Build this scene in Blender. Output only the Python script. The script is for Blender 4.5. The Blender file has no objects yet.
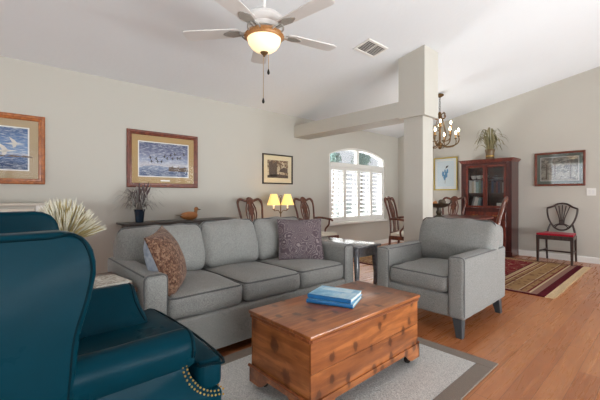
import bpy, bmesh, math, random
from mathutils import Vector, Matrix, noise
PI = math.pi
SC = bpy.context.scene
COL = SC.collection
random.seed(7)
def rgb(r, g, b):
    f = lambda c: (c/255/12.92) if c/255 <= .04045 else ((c/255+.055)/1.055)**2.4
    return (f(r), f(g), f(b), 1)

# ------------------------------------------------------------ camera, light, exposure
cam = bpy.data.cameras.new('camera'); cam.lens = 20.4; cam.sensor_width = 36; cam.shift_y = -5/600
cam.clip_start = .05
co = bpy.data.objects.new('camera', cam); COL.objects.link(co)
co.location = (0, 0, 1.1); co.rotation_euler = (PI/2, 0, math.radians(47.8)); SC.camera = co
W = bpy.data.worlds.new('sky'); SC.world = W; W.use_nodes = True
wn = W.node_tree.nodes; wl = W.node_tree.links
bg = wn['Background']; bg.inputs[1].default_value = 1.45
tc = wn.new('ShaderNodeTexCoord'); sp = wn.new('ShaderNodeSeparateXYZ'); rp = wn.new('ShaderNodeValToRGB')
wl.new(tc.outputs['Generated'], sp.inputs[0]); wl.new(sp.outputs[2], rp.inputs[0]); wl.new(rp.outputs[0], bg.inputs[0])
rp.color_ramp.elements[0].color = (.93, .96, 1, 1); rp.color_ramp.elements[1].color = (.45, .66, .95, 1)
def area(name, loc, rot, sx, sy, power, col=(1, 1, 1)):
    l = bpy.data.lights.new(name, 'AREA'); l.shape = 'RECTANGLE'; l.size = sx; l.size_y = sy; l.energy = power; l.color = col
    o = bpy.data.objects.new(name, l); COL.objects.link(o); o.location = loc; o.rotation_euler = rot
area('daylight_rear_doors', (-.9, -3.55, 1.1), (math.radians(112), 0, PI), 6.4, 2.5, 260, (.93, .98, 1))
area('ceiling_fill_rear', (-.9, -3.75, .25), (math.radians(140), 0, PI), 6.0, .8, 680, (.88, .97, 1))  # added fill lamp aimed up to brighten the ceiling; no patio is modelled
area('ceiling_fill_side', (3.25, 2.4, .25), (math.radians(140), 0, PI/2), 7.0, .8, 240, (.88, .97, 1))  # second added upward fill for the ceiling, from the unseen right side
area('daylight_side_doors', (3.05, 1.6, 1.1), (math.radians(112), 0, PI/2), 6.0, 2.4, 35, (.95, .98, 1))
area('dining_fill_side', (3.05, 5.7, 1.3), (math.radians(108), 0, PI/2), 1.6, 1.8, 38, (.97, .98, 1))  # added fill lamp brightening the dining end and far wall
area('window_sky_light', (-5.25, 5.68, 2.75), (math.radians(52), 0, -PI/2), 1.9, .8, 150, (.95, .98, 1))
area('window_ground_bounce', (-5.3, 5.68, .12), (math.radians(128), 0, -PI/2), 1.9, .7, 330, (.95, .98, 1))
sl_ = bpy.data.lights.new('sun', 'SUN'); sl_.energy = 1.9; sl_.angle = .01; sl_.color = (1, .97, .92)
so_ = bpy.data.objects.new('sun', sl_); COL.objects.link(so_); so_.rotation_euler = Vector((-.5, -.06, -.86)).to_track_quat('-Z', 'Y').to_euler()
SC.view_settings.view_transform = 'Standard'; SC.view_settings.look = 'None'; SC.view_settings.gamma = 1
SC.view_settings.use_curve_mapping = False; SC.view_settings.exposure = 0.8
SC.cycles.use_denoising = True; SC.cycles.max_bounces = 8; SC.cycles.diffuse_bounces = 5
SC.cycles.caustics_reflective = False; SC.cycles.caustics_refractive = False
SC.cycles.sample_clamp_indirect = 6

# ------------------------------------------------------------ materials
class N:
    """tiny node-tree writer"""
    def __init__(s, name):
        s.m = bpy.data.materials.new(name); s.m.use_nodes = True
        s.t = s.m.node_tree; s.b = s.t.nodes['Principled BSDF']
    def n(s, typ, **kw):
        x = s.t.nodes.new('ShaderNode' + typ)
        for k, v in kw.items():
            if isinstance(k, str) and k.startswith('i_'): x.inputs[k[2:]].default_value = v
            else: setattr(x, k, v)
        return x
    def l(s, a, b): s.t.links.new(a, b)
    def coord(s, kind='Object', scale=(1, 1, 1), rot=(0, 0, 0)):
        c = s.n('TexCoord'); m = s.n('Mapping'); s.l(c.outputs[kind], m.inputs[0])
        m.inputs['Scale'].default_value = scale; m.inputs['Rotation'].default_value = rot
        return m.outputs[0]
    def ramp(s, fac, stops, interp='LINEAR'):
        r = s.n('ValToRGB'); r.color_ramp.interpolation = interp; e = r.color_ramp.elements
        e.remove(e[1]); e[0].position, e[0].color = stops[0]
        for p, c in stops[1:]: e.new(p).color = c
        s.l(fac, r.inputs[0]); return r.outputs[0]
    def mix(s, fac, a, b, mode='MIX'):
        m = s.n('MixRGB', blend_type=mode)
        for i, v in enumerate((fac, a, b)):
            if hasattr(v, 'is_linked'): s.l(v, m.inputs[i])
            else: m.inputs[i].default_value = v
        return m.outputs[0]
    def math(s, op, a, b=0.0, c=None):
        m = s.n('Math', operation=op)
        for i, v in enumerate((a, b) if c is None else (a, b, c)):
            if hasattr(v, 'is_linked'): s.l(v, m.inputs[i])
            else: m.inputs[i].default_value = v
        return m.outputs[0]
    def noise(s, vec, scale, detail=3, rough=.55, dist=0):
        x = s.n('TexNoise'); s.l(vec, x.inputs['Vector']); x.inputs['Scale'].default_value = scale
        x.inputs['Detail'].default_value = detail; x.inputs['Roughness'].default_value = rough; x.inputs['Distortion'].default_value = dist
        return x.outputs['Fac']
    def voro(s, vec, scale, feature='F1', out='Distance', rnd=1):
        x = s.n('TexVoronoi', feature=feature); s.l(vec, x.inputs['Vector']); x.inputs['Scale'].default_value = scale
        x.inputs['Randomness'].default_value = rnd
        return x.outputs[out]
    def bump(s, h, strength=.3, dist=.01):
        x = s.n('Bump'); x.inputs['Strength'].default_value = strength; x.inputs['Distance'].default_value = dist
        s.l(h, x.inputs['Height']); s.l(x.outputs[0], s.b.inputs['Normal'])
    def out(s, col=None, rough=.5, metal=0, spec=.5, **kw):
        b = s.b
        if col is not None:
            if hasattr(col, 'is_linked'): s.l(col, b.inputs['Base Color'])
            else: b.inputs['Base Color'].default_value = col
        if hasattr(rough, 'is_linked'): s.l(rough, b.inputs['Roughness'])
        else: b.inputs['Roughness'].default_value = rough
        b.inputs['Metallic'].default_value = metal; b.inputs['Specular IOR Level'].default_value = spec
        for k, v in kw.items(): b.inputs[k.replace('_', ' ')].default_value = v
        return s.m
def plain(name, col, rough=.5, metal=0, var=.12, scale=12, bump=0, spec=.5, bs=60):
    k = N(name); v = k.coord()
    c2 = tuple(x*(1-var) for x in col[:3]) + (1,)
    c = k.mix(k.noise(v, scale), col, c2)
    if bump: k.bump(k.noise(v, bs, 2), bump, .004)
    return k.out(c, rough, metal, spec)
def glow(name, col, strength, base=None):
    k = N(name); k.out(base or col, .4); k.b.inputs['Emission Color'].default_value = col; k.b.inputs['Emission Strength'].default_value = strength
    v = k.coord(); k.l(k.mix(k.noise(v, 6), base or col, tuple(.93*x for x in (base or col)[:3])+(1,)), k.b.inputs['Base Color'])
    return k.m
def wood(name, c1, c2, rough=.3, scale=(2, 2, 30), s=3, knots=None, bump=.05, coat=0, spec=.5):
    k = N(name); v = k.coord('Object', scale)
    n1 = k.noise(v, s, 5, .6, .6)
    c = k.ramp(n1, [(.28, c2), (.5, tuple((x+y)/2 for x, y in zip(c1, c2))), (.56, c1), (.72, tuple(min(1, x*1.12) for x in c1[:3])+(1,))])
    if knots:
        sx = k.n('SeparateXYZ'); k.l(k.coord('Object'), sx.inputs[0]); cx = k.n('CombineXYZ')
        k.l(k.math('MULTIPLY', k.math('ADD', sx.outputs[1], k.math('MULTIPLY', sx.outputs[0], knots[0][0])), knots[0][1]), cx.inputs[0]); k.l(k.math('MULTIPLY', k.math('ADD', sx.outputs[2], k.math('MULTIPLY', sx.outputs[0], 1-knots[0][0])), .68), cx.inputs[1])
        vk = k.n('TexVoronoi', feature='F1', voronoi_dimensions='2D'); k.l(cx.outputs[0], vk.inputs['Vector']); vk.inputs['Scale'].default_value = knots[1]; d = vk.outputs['Distance']; nn = k.noise(k.coord('Object'), 22, 3, .6)
        f = k.ramp(k.math('ADD', d, k.math('MULTIPLY', nn, .34)), [(.26, (1, 1, 1, 1)), (.31, (.85, .85, .85, 1)), (.36, (.25, .25, .25, 1)), (.55, (0, 0, 0, 1))])
        sc_ = k.n('SeparateColor'); k.l(vk.outputs['Color'], sc_.inputs[0])
        c = k.mix(k.ramp(k.noise(k.coord('Object', (3, 1.2, 5)), 2.2, 3), [(.45, (0, 0, 0, 1)), (.7, (.5, .5, .5, 1))]), c, knots[2])
        f = k.math('MULTIPLY', f, k.math('GREATER_THAN', sc_.outputs[0], .36)); c = k.mix(k.math('MULTIPLY', f, .8), c, knots[2])
    if bump: k.bump(n1, bump, .003)
    return k.out(c, rough, 0, spec, Coat_Weight=coat, Coat_Roughness=.15)
def fabric(name, c1, c2, scale=350, rough=.95, bump=.25, big=6, c3=None):
    k = N(name); v = k.coord()
    c = k.mix(k.ramp(k.noise(v, scale, 1), [(.35, (0, 0, 0, 1)), (.65, (1, 1, 1, 1))]), c1, c2)
    c = k.mix(k.math('MULTIPLY', k.noise(v, big, 2), .35), c, c3 or c2)
    k.bump(k.noise(v, scale*.8, 1), bump, .002)
    return k.out(c, rough, 0, .2, Sheen_Weight=.12)
def pane_mat(name, tint=(1, 1, 1, 1), refl=.07, fr=.8):
    k = N(name); t = k.t
    tr = k.n('BsdfTransparent'); tr.inputs[0].default_value = tint
    gl = k.n('BsdfGlossy'); gl.inputs['Roughness'].default_value = .02
    lw = k.n('LayerWeight'); lw.inputs[0].default_value = .25
    mx = k.n('MixShader'); k.l(k.math('MULTIPLY_ADD', lw.outputs['Fresnel'], fr, refl*.3), mx.inputs[0])
    k.l(tr.outputs[0], mx.inputs[1]); k.l(gl.outputs[0], mx.inputs[2]); k.l(mx.outputs[0], t.nodes['Material Output'].inputs[0])
    return k.m

def m_wall():
    k = N('wall_paint'); v = k.coord(); k.bump(k.noise(v, 90, 3), .08, .003)
    return k.out(k.mix(k.noise(v, 1.5), rgb(193, 188, 178), rgb(189, 184, 174)), .75, 0, .3)
def m_ceil():
    k = N('ceiling_paint'); v = k.coord(); k.bump(k.voro(v, 22), .12, .006)
    return k.out(k.mix(k.noise(v, 2), rgb(227, 228, 229), rgb(223, 224, 225)), .85, 0, .2)
def m_floor():
    k = N('floor_planks'); c = k.n('TexCoord'); s = k.n('SeparateXYZ'); k.l(c.outputs['Object'], s.inputs[0])
    cb = k.n('CombineXYZ'); k.l(s.outputs[1], cb.inputs[0]); k.l(s.outputs[0], cb.inputs[1])
    br = k.n('TexBrick', offset=.37, offset_frequency=2, squash=1); k.l(cb.outputs[0], br.inputs['Vector'])
    br.inputs['Color1'].default_value = rgb(198, 132, 84); br.inputs['Color2'].default_value = rgb(172, 106, 64)
    br.inputs['Mortar'].default_value = rgb(120, 72, 44)
    for a, b in (('Scale', 1), ('Mortar Size', .0016), ('Mortar Smooth', .2), ('Bias', 0), ('Brick Width', 1.15), ('Row Height', .115)): br.inputs[a].default_value = b
    g = k.noise(k.coord('Object', (26, 1.6, 1)), 1.4, 5, .62, 1.2)
    col = k.mix(k.ramp(g, [(.35, (0, 0, 0, 1)), (.75, (.6, .6, .6, 1))]), br.outputs['Color'], rgb(158, 90, 52))
    k.bump(k.math('SUBTRACT', 1, br.outputs['Fac']), .25, .002)
    return k.out(col, k.ramp(g, [(.2, (.22, .22, .22, 1)), (.8, (.36, .36, .36, 1))]), 0, .5)
MT = {}
MT['wall'] = m_wall(); MT['ceil'] = m_ceil(); MT['floor'] = m_floor()
MT['trim'] = plain('white_trim_paint', rgb(232, 229, 223), .4, var=.03)
MT['cream'] = plain('cream_paint', rgb(214, 206, 192), .5, var=.04)
MT['white'] = plain('white_enamel', rgb(224, 221, 218), .4, var=.04)
MT['sofa'] = fabric('grey_tweed', rgb(154, 152, 147), rgb(114, 113, 110), 230)
MT['piping'] = fabric('grey_cord', rgb(98, 97, 95), rgb(80, 80, 79), 300)
MT['leg_grey'] = plain('dark_grey_leg', rgb(62, 68, 72), .4)
def m_leather():
    k = N('teal_leather'); v = k.coord()
    c = k.mix(k.noise(v, 7, 3), rgb(5, 52, 65), rgb(3, 38, 48)); k.bump(k.mix(.5, k.voro(v, 260), k.noise(v, 14, 3)), .06, .003)
    return k.out(c, k.ramp(k.noise(v, 9), [(.3, (.26, .26, .26, 1)), (.7, (.36, .36, .36, 1))]), 0, .05)
MT['leather'] = m_leather()
MT['leather_cord'] = plain('teal_leather_cord', rgb(2, 30, 38), .4, var=.2, spec=.08)
MT['brass'] = plain('brass', rgb(196, 156, 84), .3, 1)
MT['gold'] = plain('gold_leaf', rgb(206, 182, 96), .35, .7)
MT['pine'] = wood('knotty_pine', rgb(170, 102, 54), rgb(126, 68, 34), .28, (14, 1.6, 14), 1.8, ((0, 1.0), 9.5, rgb(70, 32, 15)), coat=.4)
MT['pine_end'] = wood('knotty_pine_end', rgb(178, 110, 60), rgb(138, 78, 38), .33, (1.6, 14, 14), 1.8, ((1, .8), 6, rgb(88, 42, 20)))
MT['pine_dark'] = wood('pine_moulding', rgb(150, 84, 44), rgb(112, 58, 28), .4, (14, 2, 14), 2)
MT['mahog'] = wood('red_mahogany', rgb(112, 46, 32), rgb(66, 24, 18), .28, (6, 6, 1.2), 4, coat=.3)
MT['mahog_dark'] = wood('dark_mahogany', rgb(74, 32, 28), rgb(44, 18, 17), .28, (5, 5, 1), 4, coat=.3)
MT['cherry'] = wood('cherry_chair_wood', rgb(104, 56, 36), rgb(62, 29, 19), .28, (8, 8, 2), 5, coat=.3)
MT['espresso'] = wood('espresso_chair_wood', rgb(64, 46, 40), rgb(38, 26, 23), .35, (8, 8, 2), 5)
MT['table_grey'] = wood('charcoal_table_wood', rgb(116, 115, 117), rgb(92, 91, 93), .14, (2, 12, 8), 3, bump=.01, coat=.5)
MT['console'] = wood('dark_console_wood', rgb(62, 52, 44), rgb(40, 32, 27), .3, (10, 2, 10), 3)
MT['ivory'] = fabric('ivory_seat_cloth', rgb(226, 220, 204), rgb(208, 200, 182), 200)
MT['red_seat'] = fabric('crimson_seat_cloth', rgb(164, 14, 38), rgb(128, 8, 28), 250)
MT['glass'] = pane_mat('clear_glass'); MT['pic_glass'] = pane_mat('picture_glass', (1, 1, 1, 1), .02, .15); MT['pic_glass_bright'] = pane_mat('bright_picture_glass', (1, 1, 1, 1), .2, .9)
MT['black_iron'] = plain('black_iron', rgb(40, 38, 36), .45, .6)
MT['bronze'] = plain('aged_bronze', rgb(124, 94, 58), .4, .6, var=.4, scale=30)
MT['blue_vase'] = plain('blue_glaze', rgb(34, 50, 66), .2, var=.3)
MT['paper'] = plain('book_paper', rgb(230, 226, 214), .8, var=.06)

# ------------------------------------------------------------ mesh building
WM = {}
def wm(o): return WM.get(o.name, Matrix.Identity(4))
class MB:
    def __init__(s): s.bm = bmesh.new(); s.mi = 0
    def _new(s, f0):
        for f in s.bm.faces:
            if f.index == -1 or f.index >= f0: pass
    def geo(s, verts, faces):
        vs = [s.bm.verts.new(v) for v in verts]; out = []
        for f in faces:
            try: x = s.bm.faces.new([vs[i] for i in f]); x.material_index = s.mi; out.append(x)
            except ValueError: pass
        return vs, out
    def bevel(s, faces, w, seg=2, ang=30):
        es = set()
        for f in faces:
            for e in f.edges: es.add(e)
        for f in faces: f.normal_update()
        es = [e for e in es if len(e.link_faces) == 2 and e.calc_face_angle(0) > math.radians(ang)]
        r = bmesh.ops.bevel(s.bm, geom=es, offset=w, segments=seg, profile=.5, affect='EDGES', clamp_overlap=True)
        for f in r['faces']: f.material_index = s.mi
    def box(s, x0, x1, y0, y1, z0, z1, bev=0, seg=2, M=None):
        v = [Vector((x, y, z)) for x in (x0, x1) for y in (y0, y1) for z in (z0, z1)]
        if M: v = [M @ p for p in v]
        _, fs = s.geo(v, [(0, 1, 3, 2), (4, 6, 7, 5), (0, 4, 5, 1), (2, 3, 7, 6), (0, 2, 6, 4), (1, 5, 7, 3)])
        if bev: s.bevel(fs, bev, seg)
        return s
    def prism(s, poly, axis, t0, t1, bev=0, seg=2, M=None):
        def P(u, v, t): return Vector({'x': (t, u, v), 'y': (u, t, v), 'z': (u, v, t)}[axis])
        n = len(poly); v = [P(a, b, t0) for a, b in poly] + [P(a, b, t1) for a, b in poly]
        if M: v = [M @ p for p in v]
        _, fs = s.geo(v, [tuple(range(n)), tuple(range(2*n-1, n-1, -1))] + [(i, i+n, (i+1) % n+n, (i+1) % n) for i in range(n)])
        bmesh.ops.recalc_face_normals(s.bm, faces=fs)
        if bev: s.bevel(fs, bev, seg, 20)
        return s
    def loft(s, rings, cap=True, closed=False):
        n = len(rings[0]); v = [p for r in rings for p in r]; f = []
        m = len(rings)
        for i in range(m if closed else m-1):
            for j in range(n):
                a, b = i*n, ((i+1) % m)*n; k = (j+1) % n
                f.append((a+j, a+k, b+k, b+j))
        if cap and not closed: f += [tuple(range(n-1, -1, -1)), tuple(range((m-1)*n, m*n))]
        _, fs = s.geo(v, f); bmesh.ops.recalc_face_normals(s.bm, faces=fs); return s
    def tube(s, pts, r, seg=8, closed=False, flat=None):
        pts = [Vector(p) for p in pts]; n = len(pts)
        rs = r if isinstance(r, (list, tuple)) else [r]*n
        rings = []; up = None
        for i, p in enumerate(pts):
            a = pts[(i-1) % n] if closed or i else p; b = pts[(i+1) % n] if closed or i < n-1 else p
            t = (b-a).normalized() if (b-a).length > 1e-9 else Vector((0, 0, 1))
            if up is None:
                up = Vector((0, 0, 1)) if abs(t.z) < .9 else Vector((1, 0, 0))
            u = (up - t*up.dot(t)).normalized(); w = t.cross(u); up = u
            ring = []
            for k in range(seg):
                an = 2*PI*k/seg; d = u*math.cos(an)*rs[i] + w*math.sin(an)*rs[i]
                if flat: ax, f = flat; ax = Vector(ax); d = d - ax*d.dot(ax)*(1-f)
                ring.append(p+d)
            rings.append(ring)
        return s.loft(rings, True, closed)
    def lathe(s, prof, c=(0, 0, 0), seg=20, M=None, sx=1, sy=1):
        rings = []
        for r, z in prof:
            ring = [Vector((c[0]+max(r, 1e-4)*math.cos(2*PI*k/seg)*sx, c[1]+max(r, 1e-4)*math.sin(2*PI*k/seg)*sy, c[2]+z)) for k in range(seg)]
            rings.append([M @ p for p in ring] if M else ring)
        return s.loft(rings)
    def ball(s, c, r, seg=14, sx=1, sy=1, sz=1, M=None):
        pr = [(r*math.sin(PI*i/(seg//2)), -r*sz*math.cos(PI*i/(seg//2))) for i in range(seg//2+1)]
        return s.lathe(pr, c, seg, M, sx, sy)
    def soft(s, x0, x1, y0, y1, z0, z1, r=.03, puff=(0, 0, 0), n=10, wr=0, seed=0, M=None, fn=None):
        c = Vector(((x0+x1)/2, (y0+y1)/2, (z0+z1)/2)); h = Vector((abs(x1-x0)/2, abs(y1-y0)/2, abs(z1-z0)/2))
        r = min(r, min(h)*.999)
        def ticks(a):
            k = max(2, int(n*min(1, a/max(h)+.25))); e = [1-r/a*q for q in (0, .12, .35, .65, 1)]
            inner = [(-1+2*i/k)*(1-r/a) for i in range(1, k)]
            return [-q for q in e] + inner + e[::-1]
        T = [ticks(h[i]) for i in range(3)]
        vid = {}; V = []; F = []
        def vert(ix):
            if ix in vid: return vid[ix]
            p = Vector([T[i][ix[i]]*h[i] for i in range(3)])
            q = Vector([max(-(h[i]-r), min(h[i]-r, p[i])) for i in range(3)]); d = p-q
            if d.length > 1e-9: p = q + d.normalized()*r
            u = [p[i]/h[i] for i in range(3)]
            b = Vector([puff[i]*(1-u[(i+1) % 3]**2)*(1-u[(i+2) % 3]**2)*u[i] for i in range(3)])
            p = p+b
            if fn: p = fn(p, u)
            if wr:
                nz = noise.noise_vector(p*7+Vector((seed*3.1, seed, 0))); p = p + nz*wr
            p = p + c
            if M: p = M @ p
            vid[ix] = len(V); V.append(p); return vid[ix]
        L = [len(t)-1 for t in T]
        for ax in range(3):
            a1, a2 = (ax+1) % 3, (ax+2) % 3
            for side in (0, L[ax]):
                for i in range(L[a1]):
                    for j in range(L[a2]):
                        q = []
                        for di, dj in ((0, 0), (1, 0), (1, 1), (0, 1)):
                            ix = [0, 0, 0]; ix[ax] = side; ix[a1] = i+di; ix[a2] = j+dj; q.append(vert(tuple(ix)))
                        F.append(tuple(q if side else q[::-1]))
        s.geo(V, F); return s
    def blade(s, pts, w, up=(0, 0, 1), th=0):
        """a flat tapering leaf along pts"""
        pts = [Vector(p) for p in pts]; n = len(pts); v = []; f = []
        for i, p in enumerate(pts):
            t = (pts[min(i+1, n-1)]-pts[max(i-1, 0)]).normalized(); sd = t.cross(Vector(up))
            sd = sd.normalized() if sd.length > 1e-6 else Vector((1, 0, 0))
            ww = w*(math.sin(PI*min(.97, .12+.88*i/(n-1)))**.7)
            v += [p-sd*ww, p+sd*ww]
        for i in range(n-1): f.append((2*i, 2*i+1, 2*i+3, 2*i+2))
        s.geo(v, f); return s
    def build(s, name, mats, parent=None, local=False, angle=38, smooth=True):
        me = bpy.data.meshes.new(name); bm = s.bm
        if parent is not None and not local:
            bmesh.ops.transform(bm, matrix=wm(parent).inverted(), verts=bm.verts)
        loc = Vector((0, 0, 0))
        if parent is None and not local:
            xs = [v.co for v in bm.verts]
            loc = Vector(((min(v.x for v in xs)+max(v.x for v in xs))/2, (min(v.y for v in xs)+max(v.y for v in xs))/2, min(v.z for v in xs)))
            bmesh.ops.translate(bm, vec=-loc, verts=bm.verts)
        bm.normal_update(); bm.to_mesh(me); bm.free()
        for m in (mats if isinstance(mats, (list, tuple)) else [mats]): me.materials.append(MT[m] if isinstance(m, str) else m)
        if smooth:
            me.shade_smooth(); me.set_sharp_from_angle(angle=math.radians(angle))
        o = bpy.data.objects.new(name, me); COL.objects.link(o); o.location = loc
        if parent is not None: o.parent = parent; WM[o.name] = wm(parent)
        else: WM[o.name] = Matrix.Translation(loc)
        return o
def tag(o, label, cat, group=None, kind=None):
    o['label'] = label; o['category'] = cat
    if group: o['group'] = group
    if kind: o['kind'] = kind
    return o
def thing(name, label, cat, loc=(0, 0, 0), rz=0, group=None):
    o = bpy.data.objects.new(name, None); COL.objects.link(o); o.empty_display_size = .1
    o.location = loc; o.rotation_euler = (0, 0, rz); WM[o.name] = Matrix.Translation(loc) @ Matrix.Rotation(rz, 4, 'Z')
    return tag(o, label, cat, group)
def dup(root, loc, rz, label, group=None):
    r = root.copy(); COL.objects.link(r); r.location = loc; r.rotation_euler = (0, 0, rz); r['label'] = label
    if group: r['group'] = group
    for ch in list(root.children):
        c = ch.copy(); COL.objects.link(c); c.parent = r
        for g in ch.children:
            d = g.copy(); COL.objects.link(d); d.parent = c
    return r
def struct(o): o['kind'] = 'structure'; return o
def arc(c, r, a0, a1, n, f):
    return [f(c[0]+r*math.cos(a0+(a1-a0)*i/n), c[1]+r*math.sin(a0+(a1-a0)*i/n)) for i in range(n+1)]
def spline(pts, n=6):
    P = [Vector(p) for p in pts]; out = []
    for i in range(len(P)-1):
        a, b, c, d = P[max(i-1, 0)], P[i], P[i+1], P[min(i+2, len(P)-1)]
        for k in range(n):
            t = k/n; out.append(.5*((2*b)+(c-a)*t+(2*a-5*b+4*c-d)*t*t+(3*b-a-3*c+d)*t**3))
    out.append(P[-1]); return out
def frame_rot(px, py, pz, rx=0, ry=0, rz=0):
    return Matrix.Translation((px, py, pz)) @ Matrix.Rotation(rz, 4, 'Z') @ Matrix.Rotation(ry, 4, 'Y') @ Matrix.Rotation(rx, 4, 'X')

# ------------------------------------------------------------ the room
XL, XR, YF, YB = -4.43, 2.7, 7.17, -3.2
def cz(x): return 2.46 + .19*(x-XL)
TH = .16
b = MB(); b.box(XL-TH, XR+TH, YB-TH, YF+TH, -.1, 0); struct(b.build('floor', 'floor'))
b = MB(); b.prism([(XL-TH, cz(XL-TH)), (XR+TH, cz(XR+TH)), (XR+TH, cz(XR+TH)+.12), (XL-TH, cz(XL-TH)+.12)], 'y', YB-TH, YF+TH); struct(b.build('ceiling', 'ceil', smooth=False))
WY0, WY1, WZ0, WZS, WZT = 4.77, 6.62, .56, 1.89, 2.07      # arched window in the left wall
def arch_pts(y0, y1, zs, zt, n=20):
    w = (y1-y0)/2; h = zt-zs; R = (w*w+h*h)/(2*h); a = math.asin(w/R); yc = (y0+y1)/2
    return [(yc+R*math.sin(-a+2*a*i/n), zt-R+R*math.cos(-a+2*a*i/n)) for i in range(n+1)]
b = MB(); top = cz(XL)+.02
b.box(XL-TH, XL, YB, WY0, 0, top); b.box(XL-TH, XL, WY1, YF+.0, 0, top); b.box(XL-TH, XL, WY0, WY1, 0, WZ0)
ap = arch_pts(WY0, WY1, WZS, WZT)
for i in range(len(ap)-1):
    b.prism([ap[i], ap[i+1], (ap[i+1][0], top), (ap[i][0], top)], 'x', XL-TH, XL)
bmesh.ops.remove_doubles(b.bm, verts=b.bm.verts, dist=1e-5)
struct(b.build('wall_left', 'wall', smooth=False))
b = MB(); b.prism([(XL-TH, 0), (XR+TH, 0), (XR+TH, cz(XR+TH)+.05), (XL-TH, cz(XL-TH)+.05)], 'y', YF, YF+TH); struct(b.build('wall_far', 'wall', smooth=False))
b = MB()                                                   # rear wall with a wide glass door
RX0, RX1, RZ = -3.9, 2.1, 2.42
b.box(XL-TH, RX0, YB-TH, YB, 0, cz(XL)); b.box(RX1, XR+TH, YB-TH, YB, 0, cz(RX1))
b.prism([(XL-TH, RZ), (XR+TH, RZ), (XR+TH, cz(XR+TH)+.05), (XL-TH, cz(XL-TH)+.05)], 'y', YB-TH, YB); struct(b.build('wall_rear', 'wall', smooth=False))
SY0, SY1 = -1.2, 6.5
b = MB(); zt = cz(XR)+.05
b.box(XR, XR+TH, YB, SY0, 0, zt); b.box(XR, XR+TH, SY1, YF, 0, zt); b.box(XR, XR+TH, SY0, SY1, RZ, zt); struct(b.build('wall_right', 'wall', smooth=False))
def glass_doors(name, along, a0, a1, p, n):
    fb = MB(); w = (a1-a0)/n
    def bx(m, u0, u1, z0, z1, t):
        m.box(u0, u1, p-t, p+t, z0, z1) if along == 'x' else m.box(p-t, p+t, u0, u1, z0, z1)
    for i in range(n):
        u0 = a0+i*w
        bx(fb, u0, u0+.07, 0.003, RZ-.003, .025); bx(fb, u0+w-.07, u0+w, 0.003, RZ-.003, .025); bx(fb, u0+.07, u0+w-.07, .003, .1, .025); bx(fb, u0+.07, u0+w-.07, RZ-.08, RZ-.003, .025)
    fr = fb.build(name, 'trim', smooth=False); struct(fr)
    g = MB()
    for i in range(n): bx(g, a0+i*w+.07, a0+(i+1)*w-.07, .1, RZ-.08, .003)
    g.build('pane', 'glass', fr, smooth=False)
glass_doors('door_1', 'x', RX0, RX1, YB-TH/2, 4); glass_doors('door_2', 'y', SY0, SY1, XR+TH/2, 5)
b = MB(); b.prism([(XL, 0), (XL+.016, 0), (XL+.016, .085), (XL+.01, .1), (XL, .1)], 'y', YB, YF); struct(b.build('baseboard_left', 'trim', smooth=False))
b = MB(); b.prism([(YF, 0), (YF-.016, 0), (YF-.016, .085), (YF-.01, .1), (YF, .1)], 'x', XL+.016, XR); struct(b.build('baseboard_far', 'trim', smooth=False))
# column and beam
CX0, CX1, CY0, CY1 = -2.385, -2.03, 3.87, 4.22
b = MB(); b.prism([(CX0, 2.075), (CX1, 2.075), (CX1, cz(CX1)+.02), (CX0, cz(CX0)+.02)], 'y', CY0, CY1)
b.box(CX0+.048, CX1-.048, CY0+.048, CY1-.048, 0, 2.075); struct(b.build('column', 'wall', smooth=False))
b = MB(); b.box(CX0+.036, CX1-.036, CY0+.036, CY1-.036, 0, .1)
o = b.build('baseboard_column', 'trim', smooth=False); struct(o)
b = MB(); b.box(XL, CX0, CY0+.004, CY1-.004, 2.095, 2.295); struct(b.build('beam', 'wall', smooth=False))
# ------------------------------------------------------------ window with plantation shutters
win = bpy.data.objects.new('window_1', None); COL.objects.link(win); win.location = (XL, (WY0+WY1)/2, WZ0); win['kind'] = 'structure'
WM['window_1'] = Matrix.Translation(win.location)
TZ = 1.69                                                 # transom rail
b = MB()
inner = arch_pts(WY0+.045, WY1-.045, WZS, WZT-.045)
for i in range(len(ap)-1): b.prism([ap[i], ap[i+1], inner[i+1], inner[i]], 'x', XL-.13, XL-.02)
b.box(XL-.13, XL-.02, WY0, WY0+.045, WZ0, WZS); b.box(XL-.13, XL-.02, WY1-.045, WY1, WZ0, WZS)
b.box(XL-.13, XL-.02, WY0+.045, WY1-.045, WZ0, WZ0+.04); b.box(XL-.13, XL+.005, WY0+.045, WY1-.045, TZ-.035, TZ+.045)
b.box(XL-.11, XL-.04, 5.66, 5.73, TZ+.045, WZT-.046)
b.build('window_frame', 'trim', win, smooth=False)
b = MB(); b.prism([(WY0+.045, TZ+.045)]+inner+[(WY1-.045, TZ+.045)], 'x', XL-.10, XL-.096); b.build('pane', 'glass', win, smooth=False)
b = MB(); b.box(XL-.10, XL-.096, WY0+.045, WY1-.045, WZ0+.04, TZ-.035); b.build('pane', 'glass', win, smooth=False)
b = MB(); b.box(XL, XL+.05, WY0-.04, WY1+.04, WZ0-.045, WZ0, .006); b.build('window_sill', 'trim', win, smooth=False)
pw = (WY1-WY0-.09)/4
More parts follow.
